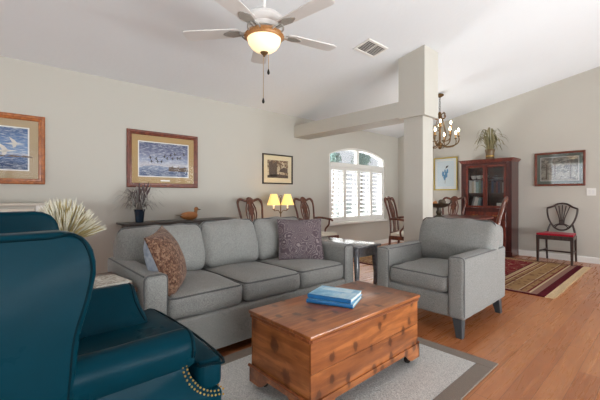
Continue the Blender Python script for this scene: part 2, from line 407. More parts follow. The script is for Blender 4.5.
for i in range(4):
    y0 = WY0+.045+i*pw; b = MB(); z0, z1 = WZ0+.042, TZ-.037; x0, x1 = XL-.05, XL-.02
    b.box(x0, x1, y0+.002, y0+.045, z0, z1); b.box(x0, x1, y0+pw-.045, y0+pw-.002, z0, z1)
    b.box(x0, x1, y0+.045, y0+pw-.045, z0, z0+.06); b.box(x0, x1, y0+.045, y0+pw-.045, z1-.06, z1)
    p = b.build('shutter_panel', 'trim', win, smooth=False)
    s = MB(); nl = 11; pitch = (z1-z0-.12)/nl
    for k in range(nl):
        zc = z0+.06+pitch*(k+.5)
        s.box(-.034, .034, y0+.046, y0+pw-.046, -.0045, .0045, .003, 1, M=frame_rot((x0+x1)/2, 0, zc, ry=math.radians(-13)))
    s.build('louvers', 'trim', p, smooth=False)
    t = MB(); t.box(x1+.016, x1+.026, y0+pw/2-.006, y0+pw/2+.006, z0+.09, z1-.09); t.build('tilt_rod', 'trim', p, smooth=False)
# outside: pale paving, hedge tree, neighbour's house
b = MB(); b.box(-40, XL-TH-.02, -20, 40, -.35, -.15)
k = N('pale_paving'); v = k.coord(); MT['pale_paving'] = k.out(k.mix(k.noise(v, 30), rgb(190, 192, 176), rgb(206, 204, 190)), .9)  # pale concrete tone, lightened so the view through the shutters looks bright
o = b.build('ground', 'pale_paving', smooth=False); o['kind'] = 'structure'
MT['leaf_green'] = plain('tree_leaf', rgb(178, 206, 194), .6, var=.25, scale=3); MT['bark'] = plain('bark', rgb(178, 164, 148), .9)
def tree(x, y, h, r, label):
    t = thing('tree', label, 'tree', (x, y, -.15), 0, 'trees outside the window')
    b = MB(); b.tube([(x, y, -.15), (x+.05, y, h*.4), (x, y+.1, h*.8)], [.06, .05, .03]); b.build('trunk', 'bark', t)
    b = MB(); rr = random.Random(h)
    for i in range(420):
        d = Vector((rr.gauss(0, 1), rr.gauss(0, 1), rr.gauss(0, 1))).normalized()*r*rr.uniform(.3, 1)
        c = Vector((x, y, h-.15))+Vector((d.x, d.y, d.z*.9)); a = Vector((rr.uniform(-1, 1), rr.uniform(-1, 1), rr.uniform(-1, 1)))*.11; e = a.cross(Vector((rr.uniform(-1, 1), rr.uniform(-1, 1), 1))).normalized()*.06
        b.geo([c-a, c+e, c+a, c-e], [(0, 1, 2, 3)])
    b.build('foliage', 'leaf_green', t)
tree(-11.5, 12.6, 3.0, .5, 'green tree outside the arched window, seen through its left pane')
tree(-12.5, 16.2, 3.3, .62, 'blue-green tree outside the arched window, seen through its right pane')
MT['stucco'] = plain('pale_stucco', rgb(224, 214, 204), .9, var=.06); MT['shingle'] = plain('grey_shingle', rgb(168, 160, 158), .9, var=.2, scale=20)
t = thing('house', 'pale neighbouring house with grey roof beyond the window', 'house', (-18, 12, -.15))
b = MB(); b.box(-21, -16, 4, 15, -.15, 2.6); b.build('house_wall', 'stucco', t, smooth=False)
b = MB(); b.prism([(-21.5, 2.6), (-15.6, 2.6), (-18.5, 3.6)], 'y', 3.6, 15.4); b.build('roof', 'shingle', t, smooth=False)

# ------------------------------------------------------------ rugs
def m_woven():
    k = N('woven_rug'); v = k.coord(); n = k.noise(k.coord('Object', (1, 1, 1)), 210, 2); ch = k.voro(k.coord('Object', (70, 110, 1)), 1.0)
    c = k.ramp(n, [(.38, rgb(150, 149, 147)), (.62, rgb(214, 211, 205))]); c = k.mix(k.math('MULTIPLY', ch, .5), c, rgb(222, 219, 212))
    k.bump(ch, .5, .004); return k.out(c, .95, 0, .1)
MT['woven'] = m_woven(); MT['taupe'] = fabric('taupe_binding', rgb(138, 124, 110), rgb(116, 103, 92), 240)
AX0, AX1, AY0, AY1 = -2.045, -.767, .69, 2.425
t = thing('area_rug', 'pale grey woven rug with taupe border under the pine chest', 'rug', ((AX0+AX1)/2, (AY0+AY1)/2, 0))
b = MB(); b.box(AX0+.1, AX1-.1, AY0+.1, AY1-.1, .001, .011); b.build('woven_field', 'woven', t, smooth=False)
b = MB()
b.box(AX0, AX1, AY0, AY0+.1, .001, .012, .003, 1); b.box(AX0, AX1, AY1-.1, AY1, .001, .012, .003, 1); b.box(AX0, AX0+.1, AY0+.1, AY1-.1, .001, .012, .003, 1); b.box(AX1-.1, AX1, AY0+.1, AY1-.1, .001, .012, .003, 1)
b.build('border', 'taupe', t, smooth=False)
DX0, DX1, DY0, DY1 = -3.95, -.94, 4.40, 6.72
def m_persian(hx, hy):
    k = N('persian_rug'); c = k.n('TexCoord'); s = k.n('SeparateXYZ'); k.l(c.outputs['Object'], s.inputs[0])
    ex = k.math('SUBTRACT', hx, k.math('ABSOLUTE', s.outputs[0])); ey = k.math('SUBTRACT', hy, k.math('ABSOLUTE', s.outputs[1]))
    m = k.math('MINIMUM', k.math('MULTIPLY', ex, .36), ey)
    R, T, CR, DK = rgb(112, 22, 30), rgb(160, 126, 86), rgb(206, 186, 150), rgb(84, 16, 28)
    base = k.ramp(m, [(0, DK), (.026, rgb(146, 110, 96)), (.05, CR), (.056, R), (.064, T), (.084, rgb(120, 70, 52)), (.09, CR), (.095, T), (.15, CR), (.155, rgb(120, 70, 52)), (.161, T), (.176, CR), (.182, R), (.19, rgb(186, 160, 124)), (.21, DK), (.216, R)], 'CONSTANT')
    v = k.coord()
    w = k.voro(v, 6.2, 'F1', rnd=.6); f1 = k.ramp(w, [(.16, (1, 1, 1, 1)), (.22, (0, 0, 0, 1)), (.36, (0, 0, 0, 1)), (.42, (.9, .9, .9, 1)), (.48, (0, 0, 0, 1))])
    w2 = k.voro(v, 7.5, 'F1', rnd=.8); f2 = k.ramp(w2, [(.10, (1, 1, 1, 1)), (.15, (0, 0, 0, 1)), (.25, (0, 0, 0, 1)), (.29, (.8, .8, .8, 1)), (.33, (0, 0, 0, 1)), (.55, (0, 0, 0, 1)), (.6, (.7, .7, .7, 1)), (.66, (0, 0, 0, 1))])
    field = k.math('GREATER_THAN', m, .216); band = k.math('MULTIPLY', k.math('GREATER_THAN', m, .064), k.math('LESS_THAN', m, .175))
    c1 = k.mix(k.math('MULTIPLY', k.math('MULTIPLY', f2, field), .6), base, CR)
    c1 = k.mix(k.math('MULTIPLY', k.math('MULTIPLY', f1, band), .85), c1, rgb(96, 44, 36))
    k.bump(k.noise(v, 260, 1), .3, .003)
    return k.out(k.mix(k.math('MULTIPLY', k.noise(v, 200, 1), .25), c1, rgb(60, 26, 26)), .95, 0, .1)
MT['persian'] = m_persian((DX1-DX0)/2, (DY1-DY0)/2); MT['fringe'] = fabric('cream_fringe', rgb(222, 196, 152), rgb(196, 160, 112), 120)
t = thing('persian_rug', 'maroon and tan patterned rug with fringed ends under the dining table', 'rug', ((DX0+DX1)/2, (DY0+DY1)/2, 0))
b = MB(); b.box(DX0, DX1, DY0, DY1, .001, .011, .003, 1); b.build('pile', 'persian', t, smooth=False)
for sx, x in ((1, DX1), (-1, DX0)):
    b = MB(); rr = random.Random(3); y = DY0+.004
    while y < DY1-.01:
        L = .085+rr.uniform(-.012, .012); d = rr.uniform(-.006, .006)
        b.prism([(x, y), (x+sx*L, y+d), (x+sx*L, y+d+.011), (x, y+.013)][::sx], 'z', .001, .005); y += .0145
    b.build('fringe', 'fringe', t, smooth=False)

# ------------------------------------------------------------ sofa and armchair
def ribbon(name, pts, r, mat, parent, closed=True, local=False):
    b = MB(); b.tube(pts, r, 6, closed); return b.build(name, mat, parent, local)
def rrect(u0, u1, v0, v1, r, n=5):
    o = []
    for (cu, cv, a) in ((u1-r, v1-r, 0), (u0+r, v1-r, PI/2), (u0+r, v0+r, PI), (u1-r, v0+r, 1.5*PI)):
        o += [(cu+r*math.cos(a+PI/2*i/n), cv+r*math.sin(a+PI/2*i/n)) for i in range(n+1)]
    return o
def seat_cushion(parent, x0, x1, y0, y1, z0, z1, axis, seed):
    """axis: direction the front faces, '+x' or '-y'"""
    b = MB(); b.soft(x0, x1, y0, y1, z0, z1, .045, (.008, .006, .022), 14, .008, seed); c = b.build('seat_cushion', 'sofa', parent)
    for z, e in ((z1-.012, 1), (z0+.012, -1)):
        pts = [(u, v, z+.003*math.sin(9*u+7*v+seed)) for u, v in rrect(x0+.008, x1-.008, y0+.008, y1-.008, .04, 4)]
        if e == 1: ribbon('piping', pts, .006, 'piping', c)
    return c
def back_cushion(parent, M, w, h, t, seed):
    """local: u along width (x), thickness y, height z"""
    def fn(p, u):
        p = p.copy(); p.y *= 1-.34*max(0, u[2])**2; p.z -= .018*(1-u[0]**2)*0 + .012*abs(u[0])**4*max(0, u[2])
        return p
    b = MB(); b.soft(-w/2, w/2, -t/2, t/2, 0, h, .06, (.012, .05, .014), 14, .014, seed, M, fn); c = b.build('back_cushion', 'sofa', parent)
    pts = [M @ Vector((u, -t*.20, v)) for u, v in rrect(-w/2+.005, w/2-.005, .008, h-.0, .05, 5)]
    ribbon('piping', pts, .0065, 'piping', c)
    return c
sofa = thing('sofa', 'long grey tweed three-seat sofa against the dark console table', 'sofa', (-2.5, 1.6, 0))
SX0, SX1, SA, SB = -2.97, -2.05, .65, 2.55
b = MB(); b.soft(SX0+.06, SX1+.0, SA+.12, SB-.12, .065, .325, .02, (.004, 0, 0), 12, .003, 1); b.build('base', 'sofa', sofa)
b = MB(); b.soft(SX0, SX0+.15, SA+.05, SB-.03, .1, .76, .04, (.004, 0, .0), 14, .005, 2); b.build('back_frame', 'sofa', sofa)
for i, (ya, yb) in enumerate(((SA, SA+.14), (SB-.125, SB))):
    b = MB(); b.soft(SX0+.05, SX1, ya, yb, .065, .625, .028, (.004, .004, .004), 12, .004, 3+i); a = b.build('arm', 'sofa', sofa)
    ribbon('piping', [(SX1-.012, y, z) for y, z in rrect(ya+.004, yb-.004, .08, .626, .03, 4)], .0055, 'piping', a)
    ribbon('piping', [(x, ya+.006 if i == 0 else yb-.006, .622) for x in (SX0+.1, -2.6, -2.3, SX1-.03)], .005, 'piping', a, False)
ys = [SA+.14, SA+.14+.545, SA+.14+1.09, SB-.125]
for i in range(3): seat_cushion(sofa, SX0+.16, SX1-.0, ys[i]+.004, ys[i+1]-.004, .325, .475, '+x', 10+i)
for i in range(3):
    w = ys[i+1]-ys[i]; yc = (ys[i]+ys[i+1])/2
    if i == 0: yc -= .055; w += .115
    if i == 2: yc += .02; w += .05
    M = frame_rot(SX0+.265, yc, .47, rx=math.radians(-13), rz=PI/2)      # front (-y local) towards +x
    back_cushion(sofa, M, w-.008, (.385, .40, .395)[i], .19, 20+i)
for x in (SX0+.12, SX1-.1):
    for y in (SA+.09, SB-.09):
        b = MB(); b.prism([(x-.025, y-.025), (x+.025, y-.025), (x+.025, y+.025), (x-.025, y+.025)], 'z', 0 if x < -2.2 else 0, .07); b.build('leg', 'leg_grey', sofa, smooth=False)

armch = thing('armchair', 'grey tweed armchair with box arms in front of the column', 'armchair', (-1.46, 3.1, 0))
BX0, BX1, BY0, BY1 = -1.845, -1.06, 2.62, 3.57
b = MB(); b.soft(BX0+.1, BX1-.1, BY0+.015, BY1-.05, .15, .325, .02, (0, .003, 0), 10, .003, 31); b.build('base', 'sofa', armch)
b = MB(); b.soft(BX0+.02, BX1-.02, BY1-.15, BY1, .15, .82, .04, (0, .004, .004), 12, .004, 32); b.build('back_frame', 'sofa', armch)
for i, (xa, xb) in enumerate(((BX0, BX0+.125), (BX1-.125, BX1))):
    b = MB(); b.soft(xa, xb, BY0, BY1-.02, .15, .625, .025, (.004, .004, .004), 12, .004, 33+i); a = b.build('arm', 'sofa', armch)
    ribbon('piping', [(x, BY0+.012, z) for x, z in rrect(xa+.004, xb-.004, .16, .621, .028, 4)], .0055, 'piping', a)
    for xx in (xa+.006, xb-.006): ribbon('piping', [(xx, y, .617) for y in (BY0+.03, 2.9, 3.2, BY1-.06)], .005, 'piping', a, False)
c = seat_cushion(armch, BX0+.128, BX1-.128, BY0+.0, BY1-.16, .325, .47, '-y', 36)
M = frame_rot((BX0+BX1)/2+.03, BY1-.27, .465, rx=math.radians(-12))
back_cushion(armch, M, .70, .40, .21, 37)
for x, sx in ((BX0+.07, -1), (BX1-.07, 1)):
    for y, sy in ((BY0+.07, -1), (BY1-.07, 1)):
        b = MB(); r0, r1 = .022, .036
        def sq(r, z, dx, dy): return [Vector((x+dx+a*r, y+dy+c2*r, z)) for a, c2 in ((-1, -1), (1, -1), (1, 1), (-1, 1))]
        b.loft([sq(r0, 0, sx*.02, sy*.02), sq(r1, .152, 0, 0)]); b.build('leg', 'leg_grey', armch, smooth=False)

# ------------------------------------------------------------ throw pillows
def m_tapestry(name, cols, scale):
    k = N(name); v = k.coord(); n = k.noise(v, scale, 4, .6, 1.2); w = k.voro(v, scale*1.6)
    c = k.ramp(n, [(i/(len(cols)-1)*.5+.25, x) for i, x in enumerate(cols)])
    c = k.mix(k.ramp(w, [(.2, (.6, .6, .6, 1)), (.34, (0, 0, 0, 1))]), c, cols[0]); k.bump(n, .3, .004)
    return k.out(c, .95, 0, .15, Sheen_Weight=.1)
def m_paisley():
    k = N('paisley_cloth'); v = k.coord('Object', (1, 1, 1)); w = k.n('TexWave', wave_type='RINGS', rings_direction='SPHERICAL')
    vo = k.n('TexVoronoi', feature='F1'); k.l(v, vo.inputs['Vector']); vo.inputs['Scale'].default_value = 11
    ring = k.math('SINE', k.math('ADD', k.math('MULTIPLY', vo.outputs['Distance'], 46), k.math('MULTIPLY', k.noise(v, 22, 3), 14)))
    c = k.ramp(ring, [(.2, rgb(80, 70, 76)), (.5, rgb(114, 99, 103)), (.85, rgb(150, 141, 138))])
    c = k.mix(k.math('MULTIPLY', k.noise(v, 7), .6), c, rgb(100, 80, 84)); k.bump(ring, .15, .002)
    return k.out(c, .92, 0, .15)
MT['tapestry'] = m_tapestry('brown_tapestry', [rgb(38, 26, 22), rgb(74, 49, 38), rgb(102, 72, 56), rgb(140, 112, 92), rgb(84, 56, 43)], 48)
MT['slate_cloth'] = m_tapestry('slate_blue_cloth', [rgb(120, 128, 142), rgb(150, 156, 166), rgb(176, 180, 186)], 14)
MT['paisley'] = m_paisley()
def pillow(name, label, M, w, h, t, front, back, seed, cord):
    root = thing(name, label, 'pillow', M.translation)
    def half(sgn):
        b = MB(); n = 14; V = []; F = []
        for i in range(n+1):
            for j in range(n+1):
                u, v = -1+2*i/n, -1+2*j/n
                k = (max(0, 1-abs(u)**2.4)*max(0, 1-abs(v)**2.4))**.55
                pin = 1-.06*(1-min(1, abs(abs(u)-abs(v))*2))*0 - .07*(1-v*v)*abs(u)**3*0
                x = u*w/2*(1-.07*(1-v*v)*abs(u)); z = v*h/2*(1-.07*(1-u*u)*abs(v)); y = sgn*t/2*k
                p = Vector((x, y, z)); p += noise.noise_vector(p*9+Vector((seed, 0, 0)))*.012*k
                V.append(M @ p)
        for i in range(n):
            for j in range(n):
                q = (i*(n+1)+j, (i+1)*(n+1)+j, (i+1)*(n+1)+j+1, i*(n+1)+j+1); F.append(q if sgn < 0 else q[::-1])
        b.geo(V, F); return b
    half(-1).build('front_cover', front, root, angle=80); half(1).build('back_cover', back, root, angle=80)
    def P(u, v): return M @ Vector((u*w/2*(1-.07*(1-v*v)*abs(u)), 0, v*h/2*(1-.07*(1-u*u)*abs(v))))
    pts = [P(-1+2*i/8, -1) for i in range(8)]+[P(1, -1+2*i/8) for i in range(8)]+[P(1-2*i/8, 1) for i in range(8)]+[P(-1, 1-2*i/8) for i in range(8)]
    ribbon('edge_cord', pts, .006, cord, root)
    return root
# local front is -y
pillow('throw_pillow', 'brown tapestry throw pillow with slate blue back leaning on the left sofa arm', frame_rot(-2.31, .875, .655, rx=math.radians(-20), ry=math.radians(-5), rz=math.radians(147)), .43, .43, .20, 'tapestry', 'slate_cloth', 3, 'tapestry')
pillow('throw_pillow', 'square grey and mauve paisley throw pillow at the right end of the sofa', frame_rot(-2.44, 2.22, .665, rx=math.radians(-20), rz=math.radians(58)), .44, .42, .13, 'paisley', 'paisley', 8, 'paisley')

# ------------------------------------------------------------ teal leather wing chair (faces +y)
wc = thing('wing_chair', 'large teal leather wing chair with brass nailheads in the left foreground', 'armchair', (-1.53, .2, 0))
NX, FX = -1.13, -1.93
outline = [(-.30, .20), (.155, .20), (.168, .40), (.172, .52), (.178, .6), (.187, .70), (.2145, .80), (.228, .87), (.227, .905), (.22, .94), (.205, .971), (.18, .99), (.14, .999), (.05, .998), (-.12, .999), (-.30, 1.01), (-.37, .98), (-.33, .6)]
for s, xo in ((1, NX), (-1, FX)):
    b = MB(); pl = [(y, z+(.03 if s < 0 and z > .9 else 0)) for y, z in outline]
    b.prism(pl, 'x', xo-.085*(s > 0), xo+.085*(s < 0), .028, 4); w = b.build('wing', 'leather', wc, angle=60)
    xi = xo-.004*s
    sm = spline([(xi, y-(.016 if z > .25 else 0), z-(.016 if y < .15 and z > .9 else 0)+(.03 if s < 0 and z > .9 else 0)) for y, z in outline[1:15]], 4)
    sm = [(xi, p[1], p[2]) for p in sm]
    ribbon('piping', sm, .0055, 'leather_cord', w, False)
b = MB(); M = frame_rot((NX+FX)/2, -.17, .40, rx=math.radians(9))
b.soft(FX+.06-(NX+FX)/2, NX-.06-(NX+FX)/2, -.10, .10, 0, .64, .06, (0, .05, .02), 14, .006, 51, M); b.build('backrest', 'leather', wc)
# seat rail with its swept sides, arms, cushion, legs
rail = [(-.2, .2), (.635, .2), (.645, .36), (.64, .375), (.60, .383), (.56, .41), (.525, .455), (.51, .49), (.495, .515), (.10, .515)]
for s, xo in ((1, NX), (-1, FX)):
    b = MB(); b.prism(rail, 'x', xo-.016*s-.10*(s > 0), xo-.016*s+.10*(s < 0), .012, 2); b.build('arm_panel', 'leather', wc, angle=50)
    b = MB(); rings = []; up = .03*(s < 0)
    sec = [(0.006, .50), (.0, .53), (-.004, .56), (.002, .59), (.02, .612), (.045, .62), (.07, .616), (.095, .60), (.115, .575), (.135, .545), (.155, .515), (.185, .485), (.215, .465), (.215, .44), (.12, .44), (.05, .47)]
    for y, k_ in ((.165, 1), (.22, 1), (.30, 1), (.38, 1), (.46, 1), (.50, 1), (.522, .97), (.535, .90), (.54, .75)):
        rg = []
        for u, z in sec:
            cu, cz_ = .08, .53; u2, z2 = cu+(u-cu)*k_, cz_+(z-cz_)*k_
            p = Vector((xo-.006*s-s*u2, y+.03*max(0, .55-z2)/.1*(y > .45)*(u > .1), z2+up)); rg.append(p+noise.noise_vector(p*16)*.005*(y < .49)*(z > .56))
        rings.append(rg)
    b.loft(rings); ar = b.build('arm', 'leather', wc, angle=75)
    ribbon('piping', rings[6][1:13], .0045, 'leather_cord', ar, False)
b = MB(); b.prism([(FX+.1, .60), (FX+.1, .648), (-1.53, .652), (NX-.1, .648), (NX-.1, .60)], 'z', .2, .372, .012, 2)
b.box(FX+.1, NX-.1, -.2, .6, .2, .36); b.build('seat_rail', 'leather', wc, angle=50)
rr = random.Random(5)
for s, xo in ((1, NX), (-1, FX)):
    b = MB()
    for off in (0, .016):
        pts = spline([(0, .50-off*.8, .52), (0, .506-off*.8, .49-off*.3), (0, .522-off*.5, .452-off), (0, .558-off*.2, .406-off), (0, .60, .379-off), (0, .64, .370-off)], 12)
        acc = 0
        for a, c2 in zip(pts, pts[1:]):
            acc += (c2-a).length
            if acc > .0145: acc = 0; b.ball((xo-.014*s, c2.y, c2.z), .0042, 8)
    b.build('nailhead_trim', 'brass', wc)
b = MB()
for z in (.366, .346):
    for i in range(42): b.ball((FX+.02+i*(NX-FX-.04)/41, .650, z), .0042, 8)
b.build('nailhead_trim', 'brass', wc)
T_ = [(FX+.11, -.06), (NX-.11, -.06), (NX-.11, .545), (NX-.035, .555), (NX-.02, .60), (NX-.03, .655), (-1.53, .675), (FX+.03, .655), (FX+.02, .60), (FX+.035, .555), (FX+.11, .545)]
b = MB(); b.prism(T_, 'z', .376, .487, .03, 4); cu = b.build('seat_cushion', 'leather', wc, angle=60)
for z in (.476,): ribbon('piping', [(p[0], p[1], z) for p in spline([(a*.995-.0074, y, 0) for a, y in T_]+[(T_[0][0]*.995-.0074, T_[0][1], 0)], 4)[:-1]], .005, 'leather_cord', cu)
for x in (FX+.07, NX-.07):
    b = MB(); b.tube(spline([(x, .58, .21), (x, .60, .15), (x, .585, .07), (x, .60, .014)], 5), [.04, .042, .043, .042, .04, .036, .03, .026, .023, .021, .02, .02, .021, .023, .026, .028][:16], 12); b.build('leg', 'mahog_dark', wc)
    b = MB(); b.tube([(x, -.15, .21), (x, -.2, .1), (x, -.25, 0)], [.03, .024, .02], 8); b.build('leg', 'mahog_dark', wc)

# ------------------------------------------------------------ pine chest and its books
ch = thing('blanket_chest', 'knotty pine blanket chest with hinged lid on the pale rug', 'chest', (-1.38, 1.585, .012))
HX0, HX1, HY0, HY1 = -1.608, -1.125, 1.088, 2.052
b = MB(); b.box(HX0+.012, HX1-.012, HY0+.012, HY1-.012, .15, .43)
b.build('box_carcass', 'pine_end', ch, smooth=False)
for x0, x1 in ((HX1-.012, HX1), (HX0, HX0+.012)):
    b = MB(); b.box(x0, x1, HY0, HY1, .268, .43, .002, 1); b.build('front_board' if x1 == HX1 else 'back_board', 'pine', ch, smooth=False)
    b = MB(); b.box(x0, x1, HY0, HY1, .105, .2665, .002, 1); b.build('front_board' if x1 == HX1 else 'back_board', 'pine', ch, smooth=False)
for y0, y1 in ((HY0, HY0+.012), (HY1-.012, HY1)):
    b = MB(); b.box(HX0+.012, HX1-.012, y0, y1, .105, .43, .001, 1); b.build('end_board', 'pine_end', ch, smooth=False)
def bracket(L): # plinth outline with cut-out feet, along u from 0..L
    return [(0, .05), (.09, .05), (.12, .062), (.15, .09), (.17, .105), (L-.17, .105), (L-.15, .09), (L-.12, .062), (L-.09, .05), (L, .05), (L, .138), (0, .138)]
b = MB()
for x0, x1 in ((HX1-.001, HX1+.008), (HX0-.008, HX0+.001)): b.prism([(HY0-.008+u, z) for u, z in bracket(HY1-HY0+.016)], 'x', x0, x1)
for y0, y1 in ((HY0-.008, HY0+.001), (HY1-.001, HY1+.008)): b.prism([(HX0-.008+u, z) for u, z in bracket(HX1-HX0+.016)], 'y', y0, y1)
b.build('plinth', 'pine', ch, smooth=False)
b = MB(); b.tube([(HX0-.010, HY0-.010, .142), (HX1+.004, HY0-.010, .142)], .008, 8); b.build('bead_moulding', 'pine_dark', ch)
b = MB(); b.tube([(HX0-.010, HY1+.010, .142), (HX1+.004, HY1+.010, .142)], .008, 8); b.build('bead_moulding', 'pine_dark', ch)
b = MB(); b.box(HX0-.012, HX1+.012, HY0-.014, HY1+.014, .432, .452, .005, 2); b.build('lid', 'pine', ch)
b = MB()
b.box(HX1+.0005, HX1+.010, HY0, HY1, .415, .431, .003, 1); b.box(HX0+.0, HX1, HY0-.01, HY0-.0005, .413, .431, .003, 1); b.box(HX0+.0, HX1, HY1+.0005, HY1+.01, .413, .431, .003, 1)
b.build('lid_moulding', 'pine_dark', ch)
for x in (HX0+.045, HX1-.04):
    for y in (HY0+.06, HY1-.06):
        b = MB(); b.lathe([(.004, -.009), (.019, -.009), (.021, -.005), (.021, .005), (.019, .009), (.004, .009)], (0, 0, 0), 16, frame_rot(x, y, .034, rx=PI/2, rz=.4)); cst = b.build('caster', 'black_iron', ch)
        b = MB(); b.box(x-.012, x+.012, y-.014, y-.0105, .03, .09); b.box(x-.012, x+.012, y+.0105, y+.014, .03, .09); b.box(x-.016, x+.016, y-.016, y+.016, .085, .106); b.build('caster_fork', 'black_iron', cst, smooth=False)
def m_cover(name, a, bb, cc):
    k = N(name); v = k.coord(); n = k.noise(v, 14, 4, .6)
    return k.out(k.ramp(n, [(.35, a), (.52, bb), (.68, cc)]), .28, 0, .5)
MT['cover_sky'] = m_cover('sky_blue_cover', rgb(92, 160, 200), rgb(138, 192, 220), rgb(190, 220, 234))
MT['cover_blue'] = m_cover('blue_cover', rgb(84, 148, 192), rgb(116, 174, 208), rgb(160, 204, 226))
MT['spine_blue'] = plain('deep_blue_spine', rgb(36, 108, 164), .35)
def book(label, x, y, z, rz, w, d, h, cov):
    t = thing('book', label, 'book', (x, y, z), rz, 'books on the chest')
    b = MB(); b.box(-w/2, w/2, -d/2, d/2, h-.003, h, .001, 1); b.box(-w/2, w/2, -d/2, d/2, 0, .003, .001, 1); b.build('cover', cov, t, True, smooth=False)
    b = MB(); b.prism([(-d/2, 0), (-d/2-.003, .003), (-d/2-.004, h/2), (-d/2-.003, h-.003), (-d/2, h), (-d/2+.003, h), (-d/2+.003, 0)], 'x', -w/2, w/2); b.build('spine', 'spine_blue', t, True)
    b = MB(); b.box(-w/2+.005, w/2-.005, -d/2+.004, d/2-.005, .0032, h-.0032); b.build('page_block', 'paper', t, True, smooth=False)
    return t
book('lower of two stacked blue books on the pine chest', -1.405, 1.565, .4535, math.radians(24), .285, .225, .022, 'cover_blue')
bk = book('upper pale blue hardback lying on the other book on the chest', -1.41, 1.573, .4765, math.radians(20), .275, .21, .024, 'cover_sky')
b = MB(); b.box(-.10, .09, .02, .075, .0242, .0246); b.box(.05, .11, -.08, -.01, .0242, .0246); b.build('cover_panel', m_cover('pale_cover_panel', rgb(176, 210, 228), rgb(196, 220, 232), rgb(150, 196, 220)), bk, True, smooth=False)

# ------------------------------------------------------------ tables by the sofa
et = thing('end_table', 'charcoal end table with polished top between sofa and armchair', 'table', (-2.42, 2.79, 0))
EX0, EX1, EY0, EY1 = -2.82, -2.03, 2.585, 2.97
b = MB(); b.box(EX0, EX1, EY0, EY1, .578, .602, .006, 2); b.build('tabletop', 'table_grey', et)
b = MB()
for x0, x1, y0, y1 in ((EX0+.03, EX1-.03, EY0+.025, EY0+.043), (EX0+.03, EX1-.03, EY1-.043, EY1-.025), (EX0+.03, EX0+.048, EY0+.043, EY1-.043), (EX1-.048, EX1-.03, EY0+.043, EY1-.043)): b.box(x0, x1, y0, y1, .49, .577)
b.build('apron', 'table_grey', et, smooth=False)
for x, sx in ((EX0+.05, -1), (EX1-.05, 1)):
    for y, sy in ((EY0+.045, -1), (EY1-.045, 1)):
        b = MB(); b.tube(spline([(x, y, .575), (x, y, .46), (x+sx*.01, y+sy*.006, .32), (x, y, .12), (x+sx*.02, y+sy*.012, 0)], 5), [.028]*6+[.027, .027, .026, .025, .024, .022, .02, .018, .017, .016, .016, .016, .017, .018, .02], 10); b.build('leg', 'table_grey', et)
cs = thing('console_table', 'long dark console table behind the sofa against the wall', 'table', (-4.2, 1.75, 0))
b = MB(); b.box(-4.40, -4.08, 1.08, 2.52, .755, .78, .006, 2); b.build('tabletop', 'console', cs)
b = MB(); b.box(-4.37, -4.11, 1.13, 2.47, .67, .7545); b.build('apron', 'console', cs, smooth=False)
for x in (-4.35, -4.13):
    for y in (1.16, 2.44):
        b = MB(); b.prism([(x-.02, y-.02), (x+.02, y-.02), (x+.02, y+.02), (x-.02, y+.02)], 'z', 0, .672); b.build('leg', 'console', cs, smooth=False)
# dark dried plant in a blue vase
def vase_plant(name, label, loc, prof, mat): 
    t = thing(name, label, 'plant', loc); b = MB(); b.lathe(prof, loc, 20); v = b.build('vase', mat, t); return t, v
MT['dark_spike'] = plain('purple_brown_stalk', rgb(104, 86, 86), .8, var=.4, scale=40); MT['grey_leaf'] = plain('grey_green_leaf', rgb(156, 150, 144), .7, var=.4, scale=30)
P = (-4.22, 1.285, .7805)
t, v = vase_plant('dried_plant', 'dark spiky dried stems in a blue vase on the console table', P, [(.04, 0), (.044, .01), (.055, .12), (.062, .145), (.066, .15), (.058, .146), (.05, .10), (.042, .03), (.0, .03)], 'blue_vase')
rr = random.Random(11); b = MB()
for i in range(17):
    a = rr.uniform(0, 2*PI); l = rr.uniform(.05, .19); h = rr.uniform(.20, .36); l *= .7 if math.cos(a) < 0 else 1; c0 = Vector(P)+Vector((0, 0, .12))
    e = c0+Vector((l*math.cos(a), l*math.sin(a), h)); m = (c0+e)/2+Vector((0, 0, .02))
    b.tube([c0, m, m.lerp(e, .15), m.lerp(e, .5), e], [.003, .004, .012, .012, .002], 7)
b.build('flower_spikes', 'dark_spike', t)
b = MB()
for i in range(130):
    a = rr.uniform(0, 2*PI); l = rr.uniform(.12, .30); h = rr.uniform(.0, .24); l *= .5 if math.cos(a) < -.3 else 1; c0 = Vector(P)+Vector((.03*math.cos(a), .03*math.sin(a), .15))
    b.blade([c0, c0+Vector((l*.4*math.cos(a), l*.4*math.sin(a), h*.7+.05)), c0+Vector((l*.75*math.cos(a), l*.75*math.sin(a), h+.03)), c0+Vector((l*math.cos(a), l*math.sin(a), h-.03))], .0055)
b.build('foliage', 'grey_leaf', t)
# duck decoy
MT['duck_body'] = plain('chestnut_duck_wood', rgb(176, 112, 58), .45, var=.35, scale=20); MT['duck_head'] = plain('tan_duck_wood', rgb(160, 108, 60), .45, var=.2); MT['duck_grey'] = plain('grey_duck_paint', rgb(172, 160, 142), .5, var=.3, scale=30); MT['bill'] = plain('dark_bill', rgb(84, 76, 66), .4)
dk = thing('duck_decoy', 'carved wooden duck decoy on the dark console table', 'ornament', (-4.2, 1.88, .7805), math.radians(90+10))
b = MB(); rings = []
for u, r, zc in ((-.13, .006, .058), (-.115, .022, .058), (-.08, .042, .055), (-.02, .056, .052), (.04, .058, .05), (.09, .046, .052), (.115, .025, .056), (.122, .006, .056)):
    rings.append([Vector((u, r*.95*math.cos(q*PI/8), max(0.0, zc+r*math.sin(q*PI/8)*(.95)))) for q in range(16)])
b.loft(rings); b.build('body', 'duck_body', dk, True, angle=70)
